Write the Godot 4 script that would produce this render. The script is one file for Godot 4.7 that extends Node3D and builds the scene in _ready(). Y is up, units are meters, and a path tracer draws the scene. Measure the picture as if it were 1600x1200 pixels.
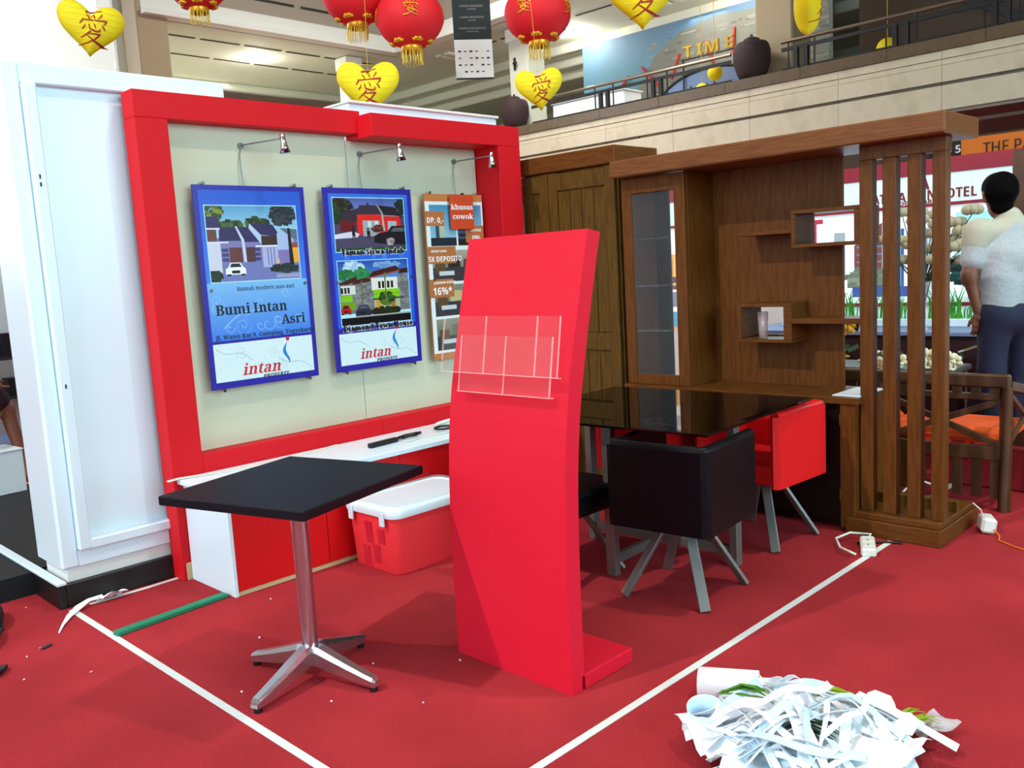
extends Node3D
# An exhibition booth in an atrium: white and red partition walls with posters on the left, brown wooden wall units on the
# right, a red carpet, and the mezzanine with its lanterns above.  x runs along the poster wall, -z along the wooden units.

var M := {}
var rng := RandomNumberGenerator.new()

# ------------------------------------------------------------------ shapes
func ns(smooth := false) -> SurfaceTool:
	var st := SurfaceTool.new()
	st.begin(Mesh.PRIMITIVE_TRIANGLES)
	st.set_smooth_group(0 if smooth else -1)
	return st

func tri(st: SurfaceTool, a: Vector3, b: Vector3, c: Vector3) -> void:
	st.add_vertex(a); st.add_vertex(b); st.add_vertex(c)

func poly(st: SurfaceTool, p: Array, out: Vector3) -> void:   # convex polygon turned to face out
	var n: Vector3 = (p[2] - p[0]).cross(p[1] - p[0])
	var flip := n.dot(out) < 0.0
	for i in range(1, p.size() - 1):
		if flip: tri(st, p[0], p[i + 1], p[i])
		else: tri(st, p[0], p[i], p[i + 1])

func bx(st: SurfaceTool, c: Vector3, s: Vector3, b := Basis(), bev := 0.004) -> void:
	var h := s * 0.5
	bev = minf(bev, minf(h.x, minf(h.y, h.z)) * 0.8)
	var pt := func(sx: float, sy: float, sz: float, ax: int) -> Vector3:
		var v := Vector3(sx * (h.x - (0.0 if ax == 0 else bev)), sy * (h.y - (0.0 if ax == 1 else bev)), sz * (h.z - (0.0 if ax == 2 else bev)))
		return c + b * v
	for s1 in [-1.0, 1.0]:
		poly(st, [pt.call(s1, -1, -1, 0), pt.call(s1, 1, -1, 0), pt.call(s1, 1, 1, 0), pt.call(s1, -1, 1, 0)], b * Vector3(s1, 0, 0))
		poly(st, [pt.call(-1, s1, -1, 1), pt.call(1, s1, -1, 1), pt.call(1, s1, 1, 1), pt.call(-1, s1, 1, 1)], b * Vector3(0, s1, 0))
		poly(st, [pt.call(-1, -1, s1, 2), pt.call(1, -1, s1, 2), pt.call(1, 1, s1, 2), pt.call(-1, 1, s1, 2)], b * Vector3(0, 0, s1))
	if bev <= 0.0:
		return
	for s1 in [-1.0, 1.0]:
		for s2 in [-1.0, 1.0]:
			poly(st, [pt.call(s1, s2, -1, 0), pt.call(s1, s2, 1, 0), pt.call(s1, s2, 1, 1), pt.call(s1, s2, -1, 1)], b * Vector3(s1, s2, 0))
			poly(st, [pt.call(s1, -1, s2, 0), pt.call(s1, 1, s2, 0), pt.call(s1, 1, s2, 2), pt.call(s1, -1, s2, 2)], b * Vector3(s1, 0, s2))
			poly(st, [pt.call(-1, s1, s2, 1), pt.call(1, s1, s2, 1), pt.call(1, s1, s2, 2), pt.call(-1, s1, s2, 2)], b * Vector3(0, s1, s2))
			for s3 in [-1.0, 1.0]:
				poly(st, [pt.call(s1, s2, s3, 0), pt.call(s1, s2, s3, 1), pt.call(s1, s2, s3, 2)], b * Vector3(s1, s2, s3))

func bb(st: SurfaceTool, a: Vector3, b: Vector3, bev := 0.004) -> void:   # box between two corners
	bx(st, (a + b) * 0.5, (b - a).abs(), Basis(), bev)

func bar(st: SurfaceTool, a: Vector3, b: Vector3, w: float, d: float, side := Vector3.ZERO, bev := 0.003) -> void:
	var y := (b - a).normalized()
	var x := side if side != Vector3.ZERO else (Vector3.UP if absf(y.y) < 0.9 else Vector3.RIGHT)
	x = (x - y * x.dot(y)).normalized()
	bx(st, (a + b) * 0.5, Vector3(w, a.distance_to(b), d), Basis(x, y, x.cross(y)), bev)

func prism(st: SurfaceTool, pts: Array, depth: float, xf := Transform3D(), smooth_sides := false) -> void:
	var p2 := PackedVector2Array(pts)
	var idx := Geometry2D.triangulate_polygon(p2)
	var z := depth * 0.5
	st.set_smooth_group(-1)
	for i in range(0, idx.size(), 3):
		for s1 in [-1.0, 1.0]:
			var q := []
			for k in 3: q.append(xf * Vector3(p2[idx[i + k]].x, p2[idx[i + k]].y, z * s1))
			poly(st, q, xf.basis * Vector3(0, 0, s1))
	var cw := Geometry2D.is_polygon_clockwise(p2)
	st.set_smooth_group(1 if smooth_sides else -1)
	for i in p2.size():
		var a := p2[i]
		var b := p2[(i + 1) % p2.size()]
		var o := Vector2((b - a).y, -(b - a).x) * (-1.0 if cw else 1.0)
		poly(st, [xf * Vector3(a.x, a.y, -z), xf * Vector3(b.x, b.y, -z), xf * Vector3(b.x, b.y, z), xf * Vector3(a.x, a.y, z)], xf.basis * Vector3(o.x, o.y, 0))
	st.set_smooth_group(-1)

func loft(st: SurfaceTool, rings: Array, cap := true, smooth := true) -> void:   # rings of equal length, counted the same way round
	st.set_smooth_group(0 if smooth else -1)
	var n: int = rings[0].size()
	var c0 := Vector3.ZERO
	for i in rings.size() - 1:
		var a: Array = rings[i]
		var b: Array = rings[i + 1]
		var mid := Vector3.ZERO
		for v in a: mid += v
		for v in b: mid += v
		mid /= 2.0 * n
		for j in n:
			var k := (j + 1) % n
			var f: Vector3 = (a[j] + a[k] + b[j] + b[k]) * 0.25
			poly(st, [a[j], a[k], b[k], b[j]] if (a[j] - a[k]).length() > 1e-6 else [a[j], b[k], b[j]], f - mid)
	if cap:
		st.set_smooth_group(-1)
		var d: Vector3 = rings[0][0] - rings[1][0]
		poly(st, rings[0], d)
		d = rings[-1][0] - rings[-2][0]
		poly(st, rings[-1], d)

func tube(st: SurfaceTool, pts: Array, r, n := 8, cap := true) -> void:
	var rings := []
	var t0: Vector3 = (pts[1] - pts[0]).normalized()
	var u := t0.cross(Vector3.UP if absf(t0.y) < 0.9 else Vector3.RIGHT).normalized()
	for i in pts.size():
		var t: Vector3 = (pts[mini(i + 1, pts.size() - 1)] - pts[maxi(i - 1, 0)]).normalized()
		u = (u - t * u.dot(t)).normalized()
		var v := t.cross(u)
		var rr: float = r[i] if r is Array else r
		var ring := []
		for k in n: ring.append(pts[i] + (u * cos(TAU * k / n) + v * sin(TAU * k / n)) * rr)
		rings.append(ring)
	loft(st, rings, cap)

func lathe(st: SurfaceTool, prof: Array, n := 24, xf := Transform3D(), smooth := true, rib := 0.0) -> void:   # Vector2(radius, height)
	st.set_smooth_group(0 if smooth else -1)
	for i in prof.size() - 1:
		var a: Vector2 = prof[i]
		var b: Vector2 = prof[i + 1]
		var o2 := Vector2((b - a).y, -(b - a).x)
		for k in n:
			var p := []
			var q0 := TAU * k / n
			var q1 := TAU * (k + 1) / n
			var r0 := 1.0 + (rib if k % 2 == 0 else -rib)
			var r1 := 1.0 + (rib if (k + 1) % n % 2 == 0 else -rib)
			p.append(xf * Vector3(a.x * r0 * cos(q0), a.y, a.x * r0 * sin(q0)))
			if a.x > 1e-5: p.append(xf * Vector3(a.x * r1 * cos(q1), a.y, a.x * r1 * sin(q1)))
			if b.x > 1e-5: p.append(xf * Vector3(b.x * r1 * cos(q1), b.y, b.x * r1 * sin(q1)))
			p.append(xf * Vector3(b.x * r0 * cos(q0), b.y, b.x * r0 * sin(q0)))
			if p.size() < 3: continue
			var qm := (q0 + q1) * 0.5
			poly(st, p, xf.basis * Vector3(o2.x * cos(qm), o2.y, o2.x * sin(qm)))

func strip(st: SurfaceTool, pts: Array, ups: Array, w, th := 0.002) -> void:   # a ribbon with thickness along pts
	var rings := []
	for i in pts.size():
		var t: Vector3 = (pts[mini(i + 1, pts.size() - 1)] - pts[maxi(i - 1, 0)]).normalized()
		var n: Vector3 = ups[i] if ups.size() > 1 else ups[0]
		var s := t.cross(n).normalized()
		n = s.cross(t)
		var ww: float = (w[i] if w is Array else w) * 0.5
		rings.append([pts[i] - s * ww + n * th, pts[i] + s * ww + n * th, pts[i] + s * ww - n * th, pts[i] - s * ww - n * th])
	loft(st, rings, true, false)

func ball(st: SurfaceTool, c: Vector3, r: Vector3, n := 12) -> void:
	var prof := []
	for i in n / 2 + 1:
		var a := PI * i / (n / 2) - PI / 2
		prof.append(Vector2(maxf(cos(a), 0.0) if i > 0 and i < n / 2 else 0.0, sin(a)))
	lathe(st, prof, n, Transform3D(Basis().scaled(r), c))

# ------------------------------------------------------------------ things
func numbered(parent: Node, called: String) -> String:
	if not parent.has_node(NodePath(called)): return called
	var i := 1
	while parent.has_node(NodePath("%s_%03d" % [called, i])): i += 1
	return "%s_%03d" % [called, i]

func put(o: Node3D, called: String, parent: Node) -> Node3D:
	o.name = numbered(parent, called)
	parent.add_child(o, true)
	return o

func obj(called: String, st, m: Material, parent: Node = null, at := Vector3.ZERO) -> MeshInstance3D:
	var mesh: Mesh
	if st is SurfaceTool:
		st.generate_normals()
		mesh = st.commit()
	else:
		mesh = st
	var o := MeshInstance3D.new()
	o.mesh = mesh
	o.material_override = m
	o.position = at
	put(o, called, parent if parent else self)
	return o

func tag(o: Node3D, label: String, category: String, group := "") -> Node3D:
	o.set_meta("label", label)
	o.set_meta("category", category)
	if group: o.set_meta("group", group)
	return o

func thing(called: String, label: String, category: String, at := Vector3.ZERO, turn := 0.0, group := "") -> Node3D:
	var o := Node3D.new()
	o.position = at
	o.rotation.y = turn
	put(o, called, self)
	return tag(o, label, category, group)

func struct(called: String, st, m: Material) -> MeshInstance3D:
	var o := obj(called, st, m)
	o.set_meta("kind", "structure")
	return o

func dup(src: Node3D, called: String, label: String, at: Vector3, turn := 0.0) -> Node3D:
	var r: Node3D = src.duplicate()
	put(r, called, self)
	r.position = at
	r.rotation.y = turn
	r.set_meta("label", label)
	return r

func words(t: String, h: float, font := "Droid Sans", weight := 700, depth := 0.002, shear := 0.0, wide := 1.0) -> ArrayMesh:
	var f := SystemFont.new()
	f.font_names = PackedStringArray([font])
	f.font_weight = weight
	var tm := TextMesh.new()
	tm.font = f
	tm.text = t
	tm.font_size = 48
	tm.pixel_size = h / 48.0
	tm.depth = depth
	tm.curve_step = 1.5
	var arr := tm.get_mesh_arrays()
	var v: PackedVector3Array = arr[Mesh.ARRAY_VERTEX]
	for i in v.size(): v[i] = Vector3(v[i].x * wide + v[i].y * shear, v[i].y, v[i].z)
	var a2 := []
	a2.resize(Mesh.ARRAY_MAX)
	a2[Mesh.ARRAY_VERTEX] = v
	a2[Mesh.ARRAY_NORMAL] = arr[Mesh.ARRAY_NORMAL]
	a2[Mesh.ARRAY_INDEX] = arr[Mesh.ARRAY_INDEX]
	var m := ArrayMesh.new()
	m.add_surface_from_arrays(Mesh.PRIMITIVE_TRIANGLES, a2)
	return m

func print_quad(called: String, im: Image, a: Vector3, b: Vector3, c: Vector3, d: Vector3, parent: Node, rough := 0.3, glow := 0.0) -> MeshInstance3D:
	var t := ImageTexture.create_from_image(im)      # corners: top left, top right, bottom right, bottom left
	var m := StandardMaterial3D.new()
	m.albedo_texture = t
	m.roughness = rough
	m.texture_repeat = false
	if glow > 0.0:
		m.emission_enabled = true
		m.emission_texture = t
		m.emission_operator = BaseMaterial3D.EMISSION_OP_MULTIPLY
		m.emission = Color.WHITE
		m.emission_energy_multiplier = glow
	var st := ns()
	var p := [a, b, c, d]
	var uv := [Vector2(0, 0), Vector2(1, 0), Vector2(1, 1), Vector2(0, 1)]
	for i in [0, 1, 2, 0, 2, 3]:
		st.set_uv(uv[i])
		st.add_vertex(p[i])
	return obj(called, st, m, parent)

# ------------------------------------------------------------------ materials
func mat(called: String, c: Color, rough := 0.6, metal := 0.0) -> StandardMaterial3D:
	var m := StandardMaterial3D.new()
	m.resource_name = called
	m.albedo_color = c
	m.roughness = rough
	m.metallic = metal
	M[called] = m
	return m

func ntex(seed_: int, freq: float, ramp: Array, oct := 4, size := 256, type := FastNoiseLite.TYPE_SIMPLEX_SMOOTH) -> NoiseTexture2D:
	var n := FastNoiseLite.new()
	n.seed = seed_
	n.frequency = freq
	n.noise_type = type
	n.fractal_octaves = oct
	var t := NoiseTexture2D.new()
	t.width = size
	t.height = size
	t.seamless = true
	t.noise = n
	if ramp.size():
		var g := Gradient.new()
		var off := PackedFloat32Array()
		var col := PackedColorArray()
		for i in ramp.size():
			off.append(float(i) / (ramp.size() - 1))
			col.append(ramp[i])
		g.offsets = off
		g.colors = col
		t.color_ramp = g
	return t

func textured(called: String, t: Texture2D, scale: Vector3, rough: float, world := false) -> StandardMaterial3D:
	var m := mat(called, Color.WHITE, rough)
	m.albedo_texture = t
	m.uv1_triplanar = true
	m.uv1_world_triplanar = world
	m.uv1_scale = scale
	return m

func clear(called: String, c: Color, alpha: float) -> StandardMaterial3D:
	var m := mat(called, Color(c.r, c.g, c.b, alpha), 0.04)
	m.transparency = BaseMaterial3D.TRANSPARENCY_ALPHA
	return m

func make_materials() -> void:
	var cg := ntex(3, 0.16, [Color(0.61, 0.16, 0.19), Color(0.70, 0.21, 0.235), Color(0.78, 0.27, 0.29)], 3, 512)
	var carpet := textured("carpet", cg, Vector3(2.3, 2.3, 2.3), 0.95, true)
	carpet.detail_enabled = true
	carpet.detail_blend_mode = BaseMaterial3D.BLEND_MODE_MUL
	carpet.detail_uv_layer = BaseMaterial3D.DETAIL_UV_2
	carpet.uv2_triplanar = true
	carpet.uv2_world_triplanar = true
	carpet.uv2_scale = Vector3(0.37, 0.37, 0.37)
	carpet.detail_albedo = ntex(8, 0.012, [Color(0.86, 0.86, 0.86), Color.WHITE], 4)
	carpet.heightmap_enabled = true
	carpet.heightmap_texture = ntex(5, 0.2, [], 2, 512)
	carpet.heightmap_scale = 0.25
	carpet.metallic_specular = 0.15
	textured("red_paint", ntex(11, 0.35, [Color(0.81, 0.065, 0.115), Color(0.85, 0.095, 0.145)], 2), Vector3(6, 6, 6), 0.55)
	textured("stand_red", ntex(12, 0.35, [Color(0.85, 0.10, 0.19), Color(0.89, 0.13, 0.23)], 2), Vector3(6, 6, 6), 0.42)
	M.red_paint.metallic_specular = 0.3
	M.stand_red.metallic_specular = 0.35
	mat("red_leather", Color(0.91, 0.11, 0.13), 0.38)
	mat("door_red", Color(0.82, 0.06, 0.08), 0.35)
	mat("bin_red", Color(0.95, 0.23, 0.26), 0.35)
	mat("bin_patch", Color(0.80, 0.13, 0.22), 0.35)
	mat("lantern_red", Color(0.86, 0.06, 0.12), 0.7).backlight = Color(0.5, 0.03, 0.06)
	M.lantern_red.backlight_enabled = true
	mat("heart_yellow", Color(0.97, 0.87, 0.02), 0.7).backlight = Color(0.5, 0.42, 0.0)
	M.heart_yellow.backlight_enabled = true
	mat("brush_red", Color(0.62, 0.10, 0.05), 0.6)
	mat("gold", Color(0.86, 0.63, 0.12), 0.35, 0.5)
	mat("gold_thread", Color(0.90, 0.76, 0.25), 0.6)
	mat("white_gloss", Color(0.87, 0.945, 0.985), 0.28)
	mat("white_matte", Color(0.90, 0.91, 0.90), 0.6)
	mat("edge_wood", Color(0.78, 0.70, 0.52), 0.7)
	mat("cream", Color(0.81, 0.81, 0.715), 0.55)
	mat("black", Color(0.02, 0.02, 0.03), 0.5)
	mat("black_top", Color(0.05, 0.06, 0.09), 0.5).metallic_specular = 0.3
	mat("black_leather", Color(0.035, 0.04, 0.06), 0.42).metallic_specular = 0.3
	mat("black_glass", Color(0.012, 0.014, 0.016), 0.03).metallic_specular = 0.5
	mat("black_fabric", Color(0.05, 0.05, 0.07), 0.9)
	mat("dark_grey", Color(0.16, 0.15, 0.16), 0.6)
	mat("chrome", Color(0.82, 0.82, 0.83), 0.12, 1.0)
	mat("alu", Color(0.76, 0.77, 0.79), 0.24, 0.95)
	mat("steel", Color(0.50, 0.50, 0.49), 0.38, 0.55)
	mat("brass", Color(0.75, 0.60, 0.28), 0.35, 0.8)
	mat("green_paint", Color(0.05, 0.50, 0.36), 0.6)
	mat("paper", Color(0.93, 0.95, 0.97), 0.75)
	mat("paper_blue", Color(0.78, 0.88, 0.95), 0.7)
	mat("cardboard", Color(0.66, 0.50, 0.24), 0.8)
	mat("foam", Color(0.95, 0.95, 0.96), 0.8)
	mat("tape", Color(0.86, 0.88, 0.87), 0.6)
	mat("plastic_white", Color(0.88, 0.90, 0.86), 0.35)
	mat("cable_black", Color(0.03, 0.03, 0.035), 0.45)
	mat("wire_orange", Color(0.86, 0.45, 0.08), 0.5)
	clear("acrylic", Color(0.93, 0.98, 0.96), 0.015).metallic_specular = 0.3
	clear("acrylic_edge", Color(1.0, 0.90, 0.89), 0.28)
	clear("glass", Color(0.9, 0.95, 0.97), 0.06)
	clear("wrap", Color(0.92, 0.96, 0.98), 0.35)
	var grain := [Color(0.27, 0.18, 0.05), Color(0.33, 0.23, 0.065), Color(0.38, 0.27, 0.09), Color(0.29, 0.195, 0.05)]
	textured("wardrobe_wood", ntex(21, 0.02, grain, 5, 512), Vector3(3.6, 0.35, 3.6), 0.5)
	var dark := [Color(0.335, 0.185, 0.06), Color(0.37, 0.21, 0.07), Color(0.42, 0.25, 0.09), Color(0.345, 0.19, 0.06)]
	textured("unit_wood", ntex(22, 0.02, dark, 5, 512), Vector3(3.2, 0.4, 3.2), 0.42)
	textured("unit_wood_flat", ntex(23, 0.02, dark, 5, 512), Vector3(0.5, 4.0, 0.5), 0.42)
	textured("cornice_wood", ntex(24, 0.02, [Color(0.40, 0.23, 0.13), Color(0.46, 0.28, 0.15), Color(0.51, 0.33, 0.18)], 5, 512), Vector3(3.0, 5.0, 0.4), 0.45)
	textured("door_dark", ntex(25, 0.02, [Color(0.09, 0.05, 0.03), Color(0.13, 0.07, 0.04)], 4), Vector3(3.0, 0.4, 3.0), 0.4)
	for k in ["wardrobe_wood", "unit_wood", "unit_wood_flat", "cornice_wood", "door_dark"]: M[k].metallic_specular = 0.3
	clear("cabinet_glass", Color(0.9, 0.95, 0.97), 0.03).metallic_specular = 0.11
	textured("bench_wood", ntex(26, 0.02, [Color(0.26, 0.15, 0.07), Color(0.36, 0.22, 0.10)], 4), Vector3(3.0, 0.6, 3.0), 0.45)
	mat("cushion", Color(0.93, 0.36, 0.10), 0.85)
	mat("cushion_red", Color(0.80, 0.12, 0.14), 0.85)
	textured("marble", ntex(31, 0.01, [Color(0.80, 0.74, 0.62), Color(0.86, 0.81, 0.70), Color(0.83, 0.77, 0.64)], 5), Vector3(0.5, 0.5, 0.5), 0.35)
	textured("stone_dark", ntex(32, 0.02, [Color(0.33, 0.27, 0.19), Color(0.42, 0.34, 0.24), Color(0.37, 0.30, 0.21)], 5), Vector3(0.7, 0.7, 0.7), 0.3)
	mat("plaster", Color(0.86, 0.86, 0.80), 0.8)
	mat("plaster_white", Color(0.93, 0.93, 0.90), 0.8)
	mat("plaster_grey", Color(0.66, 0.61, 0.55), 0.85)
	mat("column_tan", Color(0.66, 0.58, 0.45), 0.6)
	mat("slot", Color(0.22, 0.20, 0.18), 0.8)
	mat("joint", Color(0.56, 0.50, 0.40), 0.8)
	mat("vent_grey", Color(0.42, 0.38, 0.32), 0.6)
	mat("pot", Color(0.22, 0.14, 0.14), 0.75)
	mat("rail_steel", Color(0.55, 0.50, 0.44), 0.3, 0.7)
	mat("rail_black", Color(0.05, 0.045, 0.04), 0.5)
	mat("handrail", Color(0.28, 0.20, 0.13), 0.5)
	mat("strut_red", Color(0.75, 0.17, 0.12), 0.6)
	mat("letter_gold", Color(0.78, 0.62, 0.10), 0.4)
	mat("maroon", Color(0.60, 0.11, 0.20), 0.6)
	mat("dark_maroon", Color(0.16, 0.06, 0.08), 0.4)
	mat("ink", Color(0.03, 0.04, 0.10), 0.5)
	mat("ink_red", Color(0.80, 0.08, 0.18), 0.5)
	mat("ink_blue", Color(0.06, 0.50, 0.80), 0.5)
	mat("ink_white", Color(0.96, 0.96, 0.96), 0.5)
	mat("ink_pale", Color(0.55, 0.50, 0.45), 0.5)
	mat("sign_letter", Color(0.52, 0.10, 0.16), 0.5)
	mat("sign_orange", Color(0.93, 0.50, 0.06), 0.5)
	mat("board_blue", Color(0.17, 0.16, 0.62), 0.3)
	mat("board_orange", Color(0.78, 0.48, 0.28), 0.4)
	mat("tag_orange", Color(0.80, 0.26, 0.10), 0.5)
	mat("leaf", Color(0.30, 0.52, 0.12), 0.6)
	mat("grass", Color(0.24, 0.62, 0.10), 0.6)
	mat("leaf_dark", Color(0.10, 0.22, 0.08), 0.6)
	mat("leaf_lime", Color(0.55, 0.66, 0.10), 0.6)
	mat("twig", Color(0.55, 0.34, 0.28), 0.7)
	mat("petal", Color(0.95, 0.93, 0.78), 0.6)
	mat("petal_yellow", Color(0.95, 0.74, 0.22), 0.6)
	mat("orchid", Color(0.68, 0.65, 0.53), 0.7)
	mat("skin", Color(0.46, 0.28, 0.20), 0.55)
	mat("hair", Color(0.025, 0.022, 0.025), 0.75).metallic_specular = 0.15
	textured("shirt", ntex(41, 0.05, [Color(0.60, 0.64, 0.66), Color(0.72, 0.75, 0.77)], 3), Vector3(5, 5, 5), 0.8)
	M.shirt.heightmap_enabled = true
	M.shirt.heightmap_texture = ntex(43, 0.012, [], 2)
	M.shirt.heightmap_scale = 0.3
	textured("denim", ntex(42, 0.2, [Color(0.09, 0.11, 0.20), Color(0.15, 0.18, 0.30)], 3), Vector3(9, 9, 9), 0.85)
	mat("yoke", Color(0.72, 0.71, 0.64), 0.85)
	mat("shoe", Color(0.06, 0.05, 0.06), 0.55)
	mat("dark_cloth", Color(0.13, 0.07, 0.13), 0.85)
	mat("blue_cloth", Color(0.12, 0.25, 0.62), 0.85)
	mat("planter_blue", Color(0.42, 0.50, 0.66), 0.6)

# ------------------------------------------------------------------ picture painting (flat prints only)
func fr(im: Image, x: float, y: float, w: float, h: float, c: Color) -> void:
	var r := Rect2i(roundi(x), roundi(y), maxi(1, roundi(w)), maxi(1, roundi(h)))
	im.fill_rect(r.intersection(Rect2i(Vector2i.ZERO, im.get_size())), c)

func grad(im: Image, x: float, y: float, w: float, h: float, a: Color, b: Color) -> void:
	for i in int(h): fr(im, x, y + i, w, 1, a.lerp(b, i / h))

func pg(im: Image, box: Rect2, pts: Array, c: Color) -> void:   # polygon in fractions of the box
	var q := []
	var lo := 1e9
	var hi := -1e9
	for p in pts:
		var v: Vector2 = box.position + p * box.size
		q.append(v)
		lo = minf(lo, v.y)
		hi = maxf(hi, v.y)
	for y in range(int(lo), int(hi) + 1):
		var xs := []
		for i in q.size():
			var a: Vector2 = q[i]
			var b: Vector2 = q[(i + 1) % q.size()]
			if (a.y <= y + 0.5) != (b.y <= y + 0.5): xs.append(a.x + (y + 0.5 - a.y) / (b.y - a.y) * (b.x - a.x))
		xs.sort()
		for i in range(0, xs.size() - 1, 2):
			var x0 := maxf(xs[i], box.position.x)
			var x1 := minf(xs[i + 1], box.end.x)
			if x1 > x0 and y >= box.position.y and y < box.end.y: fr(im, x0, y, x1 - x0, 1, c)

func rc(im: Image, box: Rect2, x: float, y: float, w: float, h: float, c: Color) -> void:
	pg(im, box, [Vector2(x, y), Vector2(x + w, y), Vector2(x + w, y + h), Vector2(x, y + h)], c)

func leafy(im: Image, box: Rect2, x: float, y: float, rx: float, ry: float, cols: Array, n := 90) -> void:
	for i in n:
		var a := rng.randf() * TAU
		var r := sqrt(rng.randf())
		var p := Vector2(x + cos(a) * r * rx, y + sin(a) * r * ry)
		var s := rng.randf_range(0.012, 0.035)
		rc(im, box, p.x - s, p.y - s, s * 2, s * 1.6, cols[rng.randi() % cols.size()])

func swirl(im: Image, box: Rect2, x: float, y: float, r: float, turns: float, c: Color) -> void:
	for i in 90:
		var t := i / 89.0
		var a := t * turns * TAU
		var p := box.position + Vector2(x + cos(a) * r * (1 - t), y + sin(a) * r * (1 - t) * box.size.x / box.size.y) * box.size
		fr(im, p.x, p.y, 2, 2, c)

func V(x: float, y: float) -> Vector2:
	return Vector2(x, y)

func car(im: Image, b: Rect2, x: float, y: float, w: float, h: float, c: Color, glass_c: Color) -> void:
	pg(im, b, [V(x, y + h * 0.95), V(x, y + h * 0.5), V(x + w * 0.15, y + h * 0.35), V(x + w * 0.25, y), V(x + w * 0.75, y), V(x + w * 0.88, y + h * 0.35), V(x + w, y + h * 0.5), V(x + w, y + h * 0.95)], c)
	pg(im, b, [V(x + w * 0.22, y + h * 0.36), V(x + w * 0.3, y + h * 0.08), V(x + w * 0.7, y + h * 0.08), V(x + w * 0.8, y + h * 0.36)], glass_c)
	rc(im, b, x + w * 0.3, y + h * 0.62, w * 0.4, h * 0.22, Color(0.1, 0.1, 0.12))
	rc(im, b, x + w * 0.05, y + h * 0.9, w * 0.2, h * 0.14, Color(0.05, 0.05, 0.06))
	rc(im, b, x + w * 0.75, y + h * 0.9, w * 0.2, h * 0.14, Color(0.05, 0.05, 0.06))

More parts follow.
